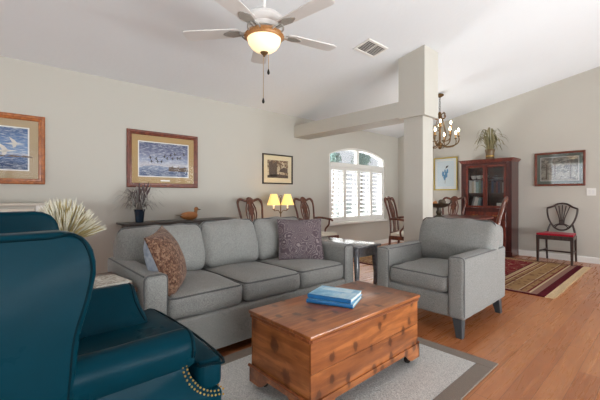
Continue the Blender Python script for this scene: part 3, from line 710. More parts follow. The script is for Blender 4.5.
b = MB(); b.blade([(-.09, -.045, .075), (-.13, -.03, .07), (-.19, -.01, .075)], .012); b.loft([[Vector((u, .02*w*math.cos(q*PI/4), z+.008*w*math.sin(q*PI/4))) for q in range(8)] for u, w, z in ((-.08, 1.3, .07), (-.13, 1.2, .062), (-.185, .5, .07), (-.2, .1, .073))]); b.build('tail', 'duck_grey', dk, True)
b = MB(); b.tube(spline([(.085, 0, .07), (.10, 0, .10), (.105, 0, .125)], 4), [.03, .028, .026, .024, .022, .021, .021, .021, .022], 12); b.ball((.11, 0, .138), .027, 14, 1.15, .85, .95); hd = b.build('head', 'duck_head', dk, True, angle=70)
b = MB(); b.loft([[Vector((u, wy*math.cos(q*PI/4), z+wz*math.sin(q*PI/4))) for q in range(8)] for u, wy, wz, z in ((.132, .013, .012, .134), (.15, .013, .007, .130), (.168, .014, .005, .128), (.178, .006, .003, .127))]); b.build('bill', 'bill', hd, True)
for s in (-1, 1): b = MB(); b.ball((.118, s*.021, .146), .004, 8); b.build('eye', 'black_iron', hd, True)

# side table with magazines, and the dried grass
MT['side_wood'] = wood('walnut_side_table', rgb(96, 62, 42), rgb(66, 42, 30), .35, (3, 3, 12), 3)
st = thing('side_table', 'square walnut side table between the wing chair and the sofa', 'table', (-2.44, .40, 0))
b = MB(); b.box(-2.70, -2.12, .14, .635, .53, .555, .006, 2); b.build('tabletop', 'side_wood', st)
b = MB(); b.box(-2.66, -2.16, .17, .60, .44, .5295); b.build('apron', 'side_wood', st, smooth=False)
for x in (-2.62, -2.19):
    for y in (.19, .58):
        b = MB(); b.prism([(x-.018, y-.018), (x+.018, y-.018), (x+.018, y+.018), (x-.018, y+.018)], 'z', 0, .442); b.build('leg', 'side_wood', st, smooth=False)
MT['mag_top'] = m_tapestry('magazine_cover', [rgb(226, 222, 212), rgb(196, 190, 178), rgb(150, 136, 120), rgb(228, 224, 216)], 22); MT['mag_red'] = plain('dark_red_cover', rgb(120, 46, 40), .4)
MT['mag_pale'] = plain('pale_magazine_cover', rgb(206, 196, 178), .4, var=.15)
zz = .5555
for lab, w, d, h, rz, mt in (('dark red book lowest in the stack on the side table', .265, .20, .018, .18, 'mag_red'), ('pale magazine in the middle of the side table stack', .25, .19, .010, .25, 'mag_pale'), ('patterned pale magazine topmost of the side table stack', .25, .185, .008, .12, 'mag_top')):
    m = thing('magazine' if 'maga' in lab else 'book', lab, 'magazine' if 'maga' in lab else 'book', (-2.29, .505, zz), rz, 'reading stack on the side table')
    b = MB(); b.box(-w/2, w/2, -d/2, d/2, h-.002, h); b.box(-w/2, w/2, -d/2, d/2, 0, .002); b.box(-w/2, w/2, -d/2, -d/2+.002, .002, h-.002); b.build('cover', mt, m, True, smooth=False)
    b = MB(); b.box(-w/2+.003, w/2-.003, -d/2+.0025, d/2-.003, .0022, h-.0022); b.build('page_block', 'paper', m, True, smooth=False)
    zz += h+.0005
MT['wheat'] = plain('straw_plume', rgb(188, 170, 118), .85, var=.3, scale=40); MT['wheat_pale'] = plain('pale_straw_plume', rgb(226, 220, 200), .85, var=.2, scale=40); MT['clay'] = plain('terracotta_glaze', rgb(128, 92, 70), .5)
P = (-2.575, .335, .5555)
t, v = vase_plant('dried_grass', 'straw-coloured dried grass plumes in a jar behind the wing chair', P, [(.045, 0), (.06, .02), (.066, .10), (.052, .17), (.048, .20), (.055, .205), (.045, .20), (.04, .1), (0, .05)], 'clay'); P = (P[0], P[1], P[2]+.03)
rr = random.Random(4)
for nm, mt, cnt, ln in (('grass_plumes', 'wheat', 300, .9), ('pale_plumes', 'wheat_pale', 260, 1.0)):
    b = MB()
    for i in range(cnt):
        a = rr.uniform(0, 2*PI); sp_ = rr.uniform(.0, 1)**.7; l = .235*sp_*ln; h = (.345-.22*sp_**1.5)*ln*rr.uniform(.85, 1.05); c0 = Vector(P)+Vector((.02*math.cos(a), .02*math.sin(a), .17))
        e = c0+Vector((l*math.cos(a), l*math.sin(a), h)); m = c0.lerp(e, .5)+Vector((-.02*sp_*math.cos(a), -.02*sp_*math.sin(a), .02))
        b.tube([c0, m, m.lerp(e, .4), m.lerp(e, .8), e], [.0018, .0028, .0042, .0034, .001], 5)
    b.build(nm, mt, t)
# low cream cabinet at the left
cb = thing('painted_cabinet', 'low cream painted cabinet at the left edge behind the wing chair', 'cabinet', (-4.25, -.2, 0))
b = MB(); b.box(-4.41, -4.12, -.95, .40, .06, 1.0); b.box(-4.39, -4.14, -.92, .37, 0, .06); b.build('body', 'wall', cb, smooth=False)
b = MB(); b.box(-4.41, -4.095, -.97, .425, 1.0, 1.02, .004, 1); b.build('top_board', 'cream', cb)
b = MB(); b.box(-4.12, -4.105, .315, .40, .06, .999); b.build('stile', 'trim', cb, smooth=False)
for y0, y1 in ((-.93, -.32), (-.31, .305)):
    b = MB(); b.box(-4.1195, -4.10, y0, y1, .1, .97, .006, 1); d_ = b.build('door', 'cream', cb, smooth=False)
    b = MB(); b.ball((-4.09, y1-.05 if y0 < -.5 else y0+.05, .6), .014, 10); b.build('knob', 'brass', d_)

# ------------------------------------------------------------ pictures
def m_sea(name, stops, scale=(1, 1.6, 5), sc=2.2, kk=.35):
    k = N(name); c = k.n('TexCoord'); s = k.n('SeparateXYZ'); k.l(c.outputs['Generated'], s.inputs[0])
    n = k.noise(k.coord('Generated', scale), sc, 5, .6, .6)
    f = k.math('ADD', s.outputs[2], k.math('MULTIPLY_ADD', n, kk, -kk/2))
    c2 = k.ramp(f, stops); c3 = k.mix(k.ramp(k.noise(k.coord('Generated', (1, 5, 16)), 3, 4), [(.48, (0, 0, 0, 1)), (.66, (.6, .6, .6, 1))]), c2, rgb(206, 208, 214))
    return k.out(c3, .6)
MT['print_swan'] = m_sea('swan_print', [(.10, rgb(40, 62, 100)), (.33, rgb(62, 92, 138)), (.36, rgb(176, 172, 180)), (.42, rgb(112, 140, 176)), (.7, rgb(92, 122, 164)), (.95, rgb(66, 92, 132))])
MT['print_geese'] = m_sea('geese_print', [(.08, rgb(70, 84, 116)), (.28, rgb(112, 124, 152)), (.32, rgb(186, 180, 182)), (.48, rgb(142, 150, 174)), (.7, rgb(104, 108, 136)), (.95, rgb(78, 84, 114))])
def m_sketch(name, paper, ink, sc):
    k = N(name); v = k.coord('Generated', (1, 1.3, 1)); n = k.noise(v, sc, 6, .75, .4)
    c = k.n('TexCoord'); s = k.n('SeparateXYZ'); k.l(c.outputs['Generated'], s.inputs[0])
    return k.out(k.ramp(k.math('ADD', n, k.math('MULTIPLY', s.outputs[2], -.12)), [(.36, ink), (.5, paper)]), .7)
MT['print_etching'] = m_sketch('etching_print', rgb(212, 192, 158), rgb(112, 82, 60), 7)
MT['print_sketch'] = m_sketch('sketch_print', rgb(188, 182, 168), rgb(96, 92, 86), 6)
MT['print_botanic'] = plain('pale_botanical_print', rgb(206, 218, 222), .7, var=.06)
MT['mat_tan'] = plain('tan_mat', rgb(178, 148, 102), .85, var=.06); MT['mat_sand'] = plain('sand_mat', rgb(176, 156, 126), .85, var=.06); MT['mat_cream'] = plain('cream_mat', rgb(224, 208, 172), .85, var=.04); MT['mat_green'] = plain('grey_green_mat', rgb(108, 128, 122), .85, var=.06); MT['mat_ice'] = plain('pale_grey_mat', rgb(216, 220, 218), .85, var=.03); MT['mat_white'] = plain('white_mat', rgb(228, 226, 222), .85, var=.02)
MT['fr_oak'] = wood('orange_oak_frame', rgb(170, 98, 44), rgb(132, 70, 30), .3, (8, 8, 8), 3); MT['fr_mahog'] = wood('red_brown_frame', rgb(120, 58, 34), rgb(86, 38, 24), .3, (8, 8, 8), 3); MT['fr_dark'] = plain('dark_brown_frame', rgb(58, 46, 38), .4)
MT['bird_dark'] = plain('dark_bird_ink', rgb(64, 58, 60), .7); MT['bird_white'] = plain('white_bird_paint', rgb(224, 218, 208), .7); MT['reed'] = plain('brown_reed_paint', rgb(112, 92, 78), .7, var=.4, scale=90); MT['blue_ink'] = plain('blue_flower_ink', rgb(96, 146, 184), .7)
def picture(label, wall, a0, a1, z0, z1, fw, fr, mw, mat, pr, line=None, extra=None, fd=.03, gl='pic_glass'):
    """on the left wall ('x', a is y) or the far wall ('y', a is x); built as a = along, d = out from the wall"""
    def V(a, d, z): return Vector((XL+d, a, z)) if wall == 'x' else Vector((a, YF-d, z))
    def bx(m, a0, a1, d0, d1, z0, z1, bev=0):
        p, q = V(a0, d0, z0), V(a1, d1, z1); m.box(min(p.x, q.x), max(p.x, q.x), min(p.y, q.y), max(p.y, q.y), z0, z1, bev, 2)
    t = thing('framed_picture', label, 'picture', V((a0+a1)/2, 0, z0), 0)
    b = MB(); prof = [(0, .002), (0, fd*.8), (fw*.2, fd), (fw*.45, fd*.95), (fw*.6, fd*.7), (fw*.85, fd*.75), (fw, fd*.55), (fw, .002)]
    rings = []
    for sa, sz in ((0, 0), (1, 0), (1, 1), (0, 1)):
        rings.append([V((a0+u) if sa == 0 else (a1-u), d, (z0+u) if sz == 0 else (z1-u)) for u, d in prof])
    b.loft(rings, False, True); b.build('frame', fr, t, angle=25)
    b = MB(); bx(b, a0+fw*.8, a1-fw*.8, .003, .010, z0+fw*.8, z1-fw*.8); b.build('mat_board', mat, t, smooth=False)
    i0, i1, j0, j1 = a0+fw+mw, a1-fw-mw, z0+fw+mw*1.05, z1-fw-mw
    if line:
        b = MB(); bx(b, i0-.012, i1+.012, .0102, .0108, j0-.012, j1+.012); b.build('mat_liner', line, t, smooth=False)
    b = MB(); bx(b, i0, i1, .011, .0116, j0, j1)
    mats = [pr]
    def shape(pts, mt):
        if mt not in mats: mats.append(mt)
        b.mi = mats.index(mt)
        v = [V(i0+u*(i1-i0), .0122, j0+w*(j1-j0)) for u, w in pts]; b.geo(v, [tuple(range(len(v)))]); b.mi = 0
    if extra: extra(shape)
    b.build('print', mats, t, smooth=False)
    b = MB(); bx(b, a0+fw*.9, a1-fw*.9, .0135, .0145, z0+fw*.9, z1-fw*.9); b.build('glass', gl, t, smooth=False)
    return t, V, bx
def bird(shape, u, w, s, mt, fl=1, asp=1.5):
    A = lambda pts: [(u+fl*x*s/asp, w+y*s) for x, y in pts]
    shape(A([(-.9, -.05), (-.2, -.16), (.35, -.08), (.95, .06), (.3, .08), (-.3, .06)]), mt)
    shape(A([(-.15, 0), (.25, .04), (.0, .45), (-.5, .85), (-.35, .4)]), mt)
    shape(A([(-.25, -.05), (.15, -.08), (.1, -.4), (-.15, -.55)]), mt)
def swans(sh):
    bird(sh, .72, .44, .22, 'bird_white', 1, 1.3); bird(sh, .84, .62, .18, 'bird_white', 1, 1.3)
    for u in (.1, .3, .45, .62, .8, .95): sh([(u-.07, .30), (u, .345), (u+.09, .33), (u+.12, .30)], 'reed')
def geese(sh):
    rr = random.Random(2)
    for i in range(13): bird(sh, .2+.058*i+rr.uniform(-.02, .02), .43+.018*i+rr.uniform(-.09, .13), .085, 'bird_dark', rr.choice((1, -1)))
    for i in range(9):
        u = .58+.045*i; sh([(u, .16), (u+.07, .17), (u+.05, .30+.03*math.sin(i*2)), (u+.01, .29)], 'reed')
picture('orange oak framed print of white swans over blue water at the left edge', 'x', -.50, .412, 1.21, 1.91, .055, 'fr_oak', .085, 'mat_sand', 'print_swan', 'mat_white', swans)
pg, V, bx = picture('red-brown framed print of a flock of flying birds above the sofa', 'x', 1.20, 2.10, 1.195, 1.90, .055, 'fr_mahog', .085, 'mat_tan', 'print_geese', 'mat_white', geese)
b = MB(); bx(b, 1.60, 1.72, .0108, .0125, 1.275, 1.293); b.build('caption_plate', 'trim', pg, smooth=False)
def etching(sh):
    for u, h in ((.12, .9), (.2, .95), (.3, .85), (.4, .92)): sh([(u-.05, .1), (u+.045, .1), (u+.055, h), (u-.02, h+.02), (u-.06, h-.1)], 'reed')
    sh([(0, 0), (1, 0), (1, .16), (.5, .22), (0, .14)], 'reed'); sh([(.55, .35), (.97, .3), (.97, .55), (.8, .62), (.6, .5)], 'reed')
picture('small dark framed brown etching with cream mat over the lamp', 'x', 3.20, 3.83, 1.28, 1.77, .022, 'fr_dark', .075, 'mat_cream', 'print_etching', None, etching)
def botanic(sh):
    for u, w, s in ((.36, .50, .10), (.55, .46, .11), (.45, .36, .10), (.62, .60, .08), (.48, .60, .07)):
        sh([(u+s*.62*math.cos(q*PI/5)*(1+.25*(q % 2)), w+s*math.sin(q*PI/5)*(1+.25*(q % 2))) for q in range(10)], 'blue_ink')
    sh([(.47, .12), (.49, .12), (.52, .55), (.50, .55)], 'reed'); sh([(.5, .7), (.62, .74), (.7, .82), (.55, .8)], 'bird_dark')
picture('gold framed botanical print with blue flower left of the china cabinet', 'y', -3.54, -3.03, 1.20, 1.90, .026, 'gold', .05, 'mat_ice', 'print_botanic', 'mat_white', botanic)
def sketch(sh):
    for u in (.15, .38, .8): sh([(u-.02, .05), (u+.02, .05), (u+.03, .7), (u-.01, .72)], 'reed')
picture('wide dark framed sketch with grey-green mat above the red-seated chair', 'y', -1.675, -.975, 1.255, 1.835, .034, 'fr_mahog', .06, 'mat_green', 'print_sketch', 'mat_white', sketch, gl='pic_glass_bright')
sw = thing('light_switch', 'white double light switch plate right of the wide picture', 'switch', (-.905, YF, 1.11))
b = MB(); b.box(-.965, -.848, YF-.007, YF-.001, 1.09, 1.21, .002, 1); b.build('plate', 'trim', sw, smooth=False)
for x in (-.930, -.883):
    b = MB(); b.box(x-.015, x+.015, YF-.011, YF-.0072, 1.118, 1.182, .002, 1); b.build('rocker', 'white', sw, smooth=False)

# ------------------------------------------------------------ dining chairs
def flat0(b):
    for v in b.bm.verts: v.co.z = max(0.0, v.co.z)
def make_chair(label, group, arms, seatmat='ivory', woodm='cherry'):
    t = thing('dining_armchair' if arms else 'dining_chair', label, 'chair', (0, 0, 0), 0, group)
    WM[t.name] = Matrix.Identity(4)
    w, d = (.29, .24) if arms else (.26, .225)
    def B(b, n, m, par=t, **k): return b.build(n, m, par, True, **k)
    b = MB(); so = [(-w, d), (-w-.0, d-.03), (-w*.82, -d), (w*.82, -d), (w, d-.03), (w, d)]
    b.prism([(-w, d), (-w*.82, -d), (w*.82, -d), (w, d)], 'z', .385, .448, .008, 2); B(b, 'seat_frame', woodm)
    b = MB(); b.soft(-1, 1, -1, 1, -.028, .022, .02, (0, 0, .012), 10)
    for v in b.bm.verts: v.co = Vector((v.co.x*(w-.025)*(1-.09*(1-(v.co.y+1)/2)*2*.9), v.co.y*(d-.025), v.co.z+.462))
    B(b, 'seat', seatmat)
    for s in (-1, 1):                                     # front cabriole legs, raked rear legs
        b = MB(); b.tube(spline([(s*(w-.03), d-.03, .44), (s*(w-.022), d-.022, .37), (s*(w-.04), d-.04, .2), (s*(w-.045), d-.045, .07), (s*(w-.03), d-.03, .0)], 5), [.03, .033, .035, .036, .035, .033, .030, .027, .024, .022, .020, .018, .017, .016, .016, .016, .018, .022, .028, .031, .030], 10); flat0(b); B(b, 'leg', woodm)
        b = MB(); b.tube(spline([(s*w*.8, -d+.02, .44), (s*w*.8, -d+.01, .3), (s*w*.8, -d-.02, .12), (s*w*.8, -d-.06, 0)], 4), .019, 8); flat0(b); B(b, 'leg', woodm)
    BK = lambda x, z: Vector((x, -d+.015-.105*max(0, (z-.44)/.61)**1.15+.03*math.sin(max(0, z-.44)/.61*PI), z))
    b = MB(); Lp = [(.200, .42), (.192, .55), (.182, .68), (.195, .82), (.212, .93), (.205, 1.0), (.165, 1.035), (.11, 1.025), (.065, 1.012), (.03, 1.04), (0, 1.052)]
    pts = [(-x, z) for x, z in Lp]+[(x, z) for x, z in Lp[-2::-1]]
    sm = spline([(x, 0, z) for x, z in pts], 4)
    b.tube([BK(p.x, p.z) for p in sm], [.0165+.004*(p.z > .98) for p in sm], 8); b.ball(BK(0, 1.036), .030, 10, 1.3, .55, 1.0); B(b, 'backrest', woodm, angle=60)
    b = MB(); b.box(-.2, .2, BK(0, .47).y-.012, BK(0, .47).y+.012, .44, .50, .006, 2)
    for s in (-1, 1):                                     # pierced vase splat
        b.tube([BK(s*x, z) for x, z in [(p.x, p.z) for p in spline([(.045, 0, .49), (.028, 0, .57), (.05, 0, .67), (.085, 0, .80), (.082, 0, .90), (.055, 0, .97), (.05, 0, 1.02)], 5)]], .0115, 6)
        b.tube([BK(s*x, z) for x, z in [(p.x, p.z) for p in spline([(.022, 0, .49), (.010, 0, .6), (.035, 0, .72), (.045, 0, .82), (.018, 0, .90), (.02, 0, 1.0)], 5)]], .0095, 6)
    b.loft([[BK(x, z)+Vector((0, e, 0)) for x, e in ((-hw, -.008), (hw, -.008), (hw, .008), (-hw, .008))] for hw, z in ((.05, .49), (.018, .58), (.012, .70), (.022, .80), (.06, .89), (.03, .96), (.06, 1.03))])
    B(b, 'splat', woodm, angle=60)
    if arms:
        for s in (-1, 1):
            b = MB(); p = BK(.188, .70)
            b.tube(spline([(s*.186, p.y, .705), (s*.235, p.y+.1, .715), (s*.275, p.y+.24, .70), (s*.285, p.y+.31, .69), (s*.282, p.y+.335, .672)], 5), .0185, 8)
            b.tube(spline([(s*.28, p.y+.27, .69), (s*.283, p.y+.25, .60), (s*.265, p.y+.19, .52), (s*.255, p.y+.2, .43)], 5), .015, 8); B(b, 'arm', woodm)
    return t
def put(ch, x, y, rz): ch.location = (x, y, 0); ch.rotation_euler = (0, 0, rz); return ch
R90 = PI/2
sc = make_chair('wooden side chair with pierced splat against the wall left of the lamp', 'dining side chairs', False)
put(sc, -3.98, 2.86, -R90)
sc2 = dup(sc, (-2.81, 6.22, .0125), PI+.03, 'carved wooden chair on the far side of the dining table before the cabinet', 'dining side chairs')
sc3 = dup(sc, (-1.71, 4.66, .0125), math.radians(104), 'wooden dining chair seen edge-on at the right end of the dining table', 'dining side chairs')
ac = make_chair('wooden armchair with ivory seat against the wall right of the lamp', 'dining armchairs', True)
put(ac, -3.93, 3.92, -R90)
ac2 = dup(ac, (-2.86, 4.93, .0125), math.radians(-76), 'wooden armchair with ivory seat at the window end of the dining table', 'dining armchairs')
# dining table
dt = thing('dining_table', 'dark polished mahogany dining table on the maroon rug', 'table', (-2.22, 5.35, .012))
def stad(x0, x1, y0, y1, n=40, e=4):
    cx, cy, a, bb = (x0+x1)/2, (y0+y1)/2, (x1-x0)/2, (y1-y0)/2
    return [(cx+a*math.copysign(abs(math.cos(2*PI*i/n))**(2/e), math.cos(2*PI*i/n)), cy+bb*math.copysign(abs(math.sin(2*PI*i/n))**(2/e), math.sin(2*PI*i/n))) for i in range(n)]
b = MB(); b.prism(stad(-2.66, -1.86, 4.66, 5.95), 'z', .735, .765, .008, 2); b.build('tabletop', 'mahog', dt)
b = MB(); b.prism(stad(-2.58, -1.94, 4.74, 5.87), 'z', .66, .735); b.build('apron', 'mahog', dt)
b = MB(); b.lathe([(.06, .30), (.085, .33), (.07, .38), (.045, .45), (.06, .55), (.09, .6), (.1, .662)], (-2.24, 5.34, 0), 20); b.build('pedestal', 'mahog', dt)
for k_ in range(4):
    a = PI/4+k_*R90; b = MB(); b.tube(spline([(-2.24+r*math.cos(a), 5.34+r*math.sin(a), z) for r, z in ((.03, .34), (.14, .32), (.28, .18), (.40, .06), (.46, .034))], 4), [.04]*8+[.035, .034, .033, .032, .03, .028, .026, .024, .022], 8); b.build('leg', 'mahog', dt)
# compote bowl with fruit and candle on the table
MT['dark_wood_bowl'] = wood('dark_carved_wood', rgb(70, 58, 44), rgb(46, 38, 30), .4, (8, 8, 8), 3); MT['fruit_brown'] = plain('brown_ball', rgb(98, 84, 66), .6, var=.4, scale=40); MT['fruit_orange'] = plain('orange_fruit', rgb(206, 138, 82), .5, var=.2)
P = (-2.36, 4.93, .7655)
t = thing('compote_bowl', 'dark carved wooden bowl on a pedestal on the dining table', 'bowl', P)
b = MB(); b.lathe([(.03, .145), (.08, .15), (.13, .175), (.155, .205), (.16, .21), (.15, .205), (.12, .185), (.06, .165), (.0, .16)], P, 24); b.build('bowl', 'dark_wood_bowl', t)
b = MB(); b.lathe([(.075, 0), (.08, .012), (.05, .025), (.03, .045), (.045, .08), (.03, .115), (.035, .146)], P, 20); b.build('stem', 'dark_wood_bowl', t)
b = MB()
for s in (-1, 1): b.tube(spline([(P[0]+s*.15, P[1]-s*.0, P[2]+.205), (P[0]+s*.19, P[1], P[2]+.235), (P[0]+s*.175, P[1], P[2]+.26)], 4), .01, 6)
b.build('handle', 'dark_wood_bowl', t)
def single(name, label, cat, b, m, group=None, **k): return tag(b.build(name, m, **k), label, cat, group)
b = MB(); b.ball((P[0]+.05, P[1]+.02, P[2]+.225), .045); single('decorative_ball', 'brown woven ball on the right side of the wooden bowl', 'ornament', b, 'fruit_brown')
b = MB(); b.ball((P[0]-.045, P[1]-.03, P[2]+.212), .036); single('orange', 'orange fruit on the left side of the wooden bowl', 'fruit', b, 'fruit_orange')
b = MB(); b.ball((P[0]-.0, P[1]+.07, P[2]+.228), .04); single('decorative_ball', 'brown woven ball at the back of the wooden bowl', 'ornament', b, 'fruit_brown')
MT['red_wax'] = plain('dark_red_wax', rgb(112, 30, 34), .4)
b = MB(); b.lathe([(.045, 0), (.045, .008), (.022, .012), (.022, .23), (.018, .235), (.003, .236), (.003, .245)], (-2.46, 4.76, .7655), 16); single('candle', 'dark red pillar candle standing left of the wooden bowl', 'candle', b, 'red_wax')

# ------------------------------------------------------------ china cabinet
KX0, KX1, KY0, KY1 = -2.79, -1.925, 6.76, 7.148
kc = thing('china_cabinet', 'tall red mahogany china cabinet with two glazed doors', 'cabinet', ((KX0+KX1)/2, 6.95, 0))
b = MB()                                                   # case: sides, back, bottom, fixed lower body
b.box(KX0, KX0+.02, KY0, KY1, .0, 1.70); b.box(KX1-.02, KX1, KY0, KY1, .0, 1.70); b.box(KX0+.02, KX1-.02, KY1-.012, KY1, .05, 1.70)
b.box(KX0+.02, KX1-.02, KY0+.012, KY1-.012, .06, .84); b.box(KX0+.02, KX1-.02, KY0, KY1-.012, 1.66, 1.70)
b.box(KX0+.02, KX0+.085, KY0, KY0+.02, .06, 1.66); b.box(KX1-.085, KX1-.02, KY0, KY0+.02, .06, 1.66); b.box(KX0+.085, KX1-.085, KY0, KY0+.02, .80, .86)
b.build('case', 'mahog_dark', kc, smooth=False)
b = MB(); b.prism([(KX0-.012, 0), (KX1+.012, 0), (KX1+.012, .09), (KX1, .1), (KX0, .1), (KX0-.012, .09)], 'y', KY0-.012, KY0-.0005); b.build('plinth', 'mahog_dark', kc, smooth=False)
b = MB()
for z, o_ in ((1.70, .012), (1.718, .025), (1.738, .04)): b.box(KX0-o_, KX1+o_, KY0-o_, KY1, z, z+.022, .004, 1)
b.build('cornice', 'mahog', kc)
xm = (KX0+KX1)/2
for x0, x1, s in ((KX0+.09, xm-.003, 1), (xm+.003, KX1-.09, -1)):
    b = MB(); y0, y1, z0, z1, fw = KY0-.004, KY0+.018, .865, 1.655, .036
    b.box(x0, x0+fw, y0, y1, z0, z1); b.box(x1-fw, x1, y0, y1, z0, z1); b.box(x0+fw, x1-fw, y0, y1, z0, z0+fw); b.box(x0+fw, x1-fw, y0, y1, z1-fw-.008, z1); dr = b.build('door', 'mahog', kc, smooth=False)
    b = MB(); b.box(x0+fw, x1-fw, KY0+.006, KY0+.010, z0+fw, z1-fw-.008); b.build('pane', 'glass', dr, smooth=False)
    b = MB(); xk = x1-.018 if s == 1 else x0+.018; b.ball((xk, y0-.012, 1.22), .011, 10); b.build('knob', 'bronze', dr)
for i in range(2):
    x0, x1 = (KX0+.09, xm-.003) if i == 0 else (xm+.003, KX1-.09)
    b = MB(); b.box(x0, x1, KY0-.006, KY0-.0005, .66, .79, .003, 1); dw = b.build('drawer', 'mahog', kc, smooth=False)
    b = MB(); b.tube(spline([((x0+x1)/2-.04, KY0-.008, .735), ((x0+x1)/2-.03, KY0-.022, .722), ((x0+x1)/2+.03, KY0-.022, .722), ((x0+x1)/2+.04, KY0-.008, .735)], 4), .004, 6); b.build('handle', 'brass', dw)
    b = MB(); b.box(x0, x1, KY0-.006, KY0-.0005, .12, .645, .004, 1); dw = b.build('lower_door', 'mahog', kc, smooth=False)
    b = MB(); b.ball((x1-.03 if i == 0 else x0+.03, KY0-.016, .42), .011, 10); b.build('knob', 'brass', dw)
SH = [1.125, 1.385]
for z in SH:
    b = MB(); b.box(KX0+.021, KX1-.021, KY0+.05, KY1-.013, z, z+.014); b.build('shelf', 'mahog_dark', kc, smooth=False)
z0s = [.8405, SH[0]+.0145, SH[1]+.0145]
BK_COL = [('pale teal', rgb(150, 178, 176)), ('white', rgb(226, 226, 220)), ('cream', rgb(212, 202, 180)), ('slate blue', rgb(92, 112, 128)), ('sage green', rgb(120, 140, 124)), ('tan', rgb(168, 140, 108)), ('dark brown', rgb(72, 52, 44)), ('grey', rgb(150, 152, 150)), ('navy', rgb(40, 52, 84)), ('dark red', rgb(110, 40, 40))]
for n_, c in BK_COL: MT['bk_'+n_] = plain('cover_'+n_.replace(' ', '_'), c, .5, var=.15)
ORD = ['first', 'second', 'third', 'fourth', 'fifth', 'sixth', 'seventh', 'eighth', 'ninth', 'tenth']
def row(x, z, specs, side, shelf, lean=0):
    for i, (cn, th, h, dp) in enumerate(specs):
        t = thing('book', f'{cn} book, {ORD[i]} from left on {shelf} shelf behind {side} cabinet door', 'book', (x, KY0+.075, z), 0, f'books on the {shelf} shelf, {side} side')
        ML = Matrix.Rotation(-lean, 4, 'Y'); off = math.sin(abs(lean))*th*0
        b = MB(); b.box(0, .0025, 0, dp, 0, h, M=ML); b.box(th-.0025, th, 0, dp, 0, h, M=ML); b.box(.0025, th-.0025, 0, .003, 0, h, M=ML)
        o = b.build('cover', 'bk_'+cn, t, True, smooth=False)
        b = MB(); b.box(.003, th-.003, .0035, dp-.003, .003, h-.003, M=ML); b2 = b.build('page_block', 'paper', t, True, smooth=False)
        if lean:
            for q in (o, b2):
                dz = -min(v.co.z for v in q.data.vertices) if q is o else dz
                for v in q.data.vertices: v.co.z += dz
        x += (th/math.cos(lean)+.0015) if lean else th+.0015
    return x
row(KX0+.12, z0s[1], [('white', .05, .235, .17), ('cream', .035, .22, .17), ('white', .03, .24, .18), ('pale teal', .05, .21, .17), ('sage green', .04, .235, .18), ('slate blue', .045, .225, .17)], 'left', 'middle')
row(KX0+.15, z0s[0], [('grey', .03, .23, .17), ('white', .035, .225, .17), ('white', .03, .21, .16), ('pale teal', .035, .215, .17), ('slate blue', .03, .20, .16)], 'left', 'bottom', math.radians(-13))
row(xm+.05, z0s[1], [('dark brown', .03, .2, .17), ('navy', .035, .21, .17), ('dark brown', .04, .195, .17), ('dark red', .03, .205, .17), ('navy', .03, .2, .16), ('dark brown', .035, .21, .17), ('grey', .03, .19, .16)], 'right', 'middle')
MT['china'] = plain('white_china', rgb(228, 226, 218), .2, var=.03)
for i in range(3):
    z = z0s[2]; b = MB(); c = (KX0+.17+.1*i, KY0+.17, z); b.lathe([(.022, 0), (.03, .003), (.05, .035), (.056, .07), (.052, .07), (.045, .035), (.02, .01), (0, .009)], c, 18)
    single('china_bowl', f'white china bowl {ORD[i]} from the left on the top cabinet shelf', 'bowl', b, 'china', 'white bowls in the cabinet')
b = MB(); b.box(xm+.16, xm+.25, KY0+.10, KY0+.125, z0s[0], z0s[0]+.115, .003, 1); single('card', 'pale upright card on the bottom shelf behind the right cabinet door', 'card', b, 'paper')
b = MB(); b.lathe([(.05, 0), (.06, .004), (.105, .018), (.11, .02), (.10, .018), (.05, .007), (0, .006)], (xm+.18, KY0+.17, z0s[2]), 24); single('china_plate', 'white china plate on the top shelf behind the right cabinet door', 'plate', b, 'china')
# plant on the cabinet
MT['vase_gold'] = plain('brown_gold_glaze', rgb(120, 94, 58), .35, var=.4, scale=14); MT['olive_leaf'] = plain('dry_olive_leaf', rgb(150, 140, 100), .7, var=.45, scale=9)
P = (-2.33, 6.92, 1.7605)
t, v = vase_plant('potted_plant', 'arching strappy plant in a brown gold vase on the china cabinet', P, [(.07, 0), (.075, .006), (.068, .06), (.072, .13), (.085, .185), (.088, .19), (.08, .185), (.06, .12), (.055, .03), (0, .03)], 'vase_gold')
b = MB(); b.lathe([(.0757, .058), (.077, .066), (.0757, .074)], P, 20); b.build('band', 'brass', v)
rr = random.Random(21); b = MB()
for i in range(62):
    a = rr.uniform(0, 2*PI); l = rr.uniform(.08, .33); h = rr.uniform(.16, .36) if l < .22 else rr.uniform(.04, .24); c0 = Vector(P)+Vector((.03*math.cos(a), .03*math.sin(a), .15)); ca, sa = math.cos(a), math.sin(a)
    if c0.y+l*sa > YF-.03: l = (YF-.04-c0.y)/max(sa, .1)
    b.blade(spline([c0, c0+Vector((l*.35*ca, l*.35*sa, h+.05)), c0+Vector((l*.75*ca, l*.75*sa, h+.06)), c0+Vector((l*ca, l*sa, h-.05))], 4), rr.uniform(.008, .014))
b.build('foliage', 'olive_leaf', t)

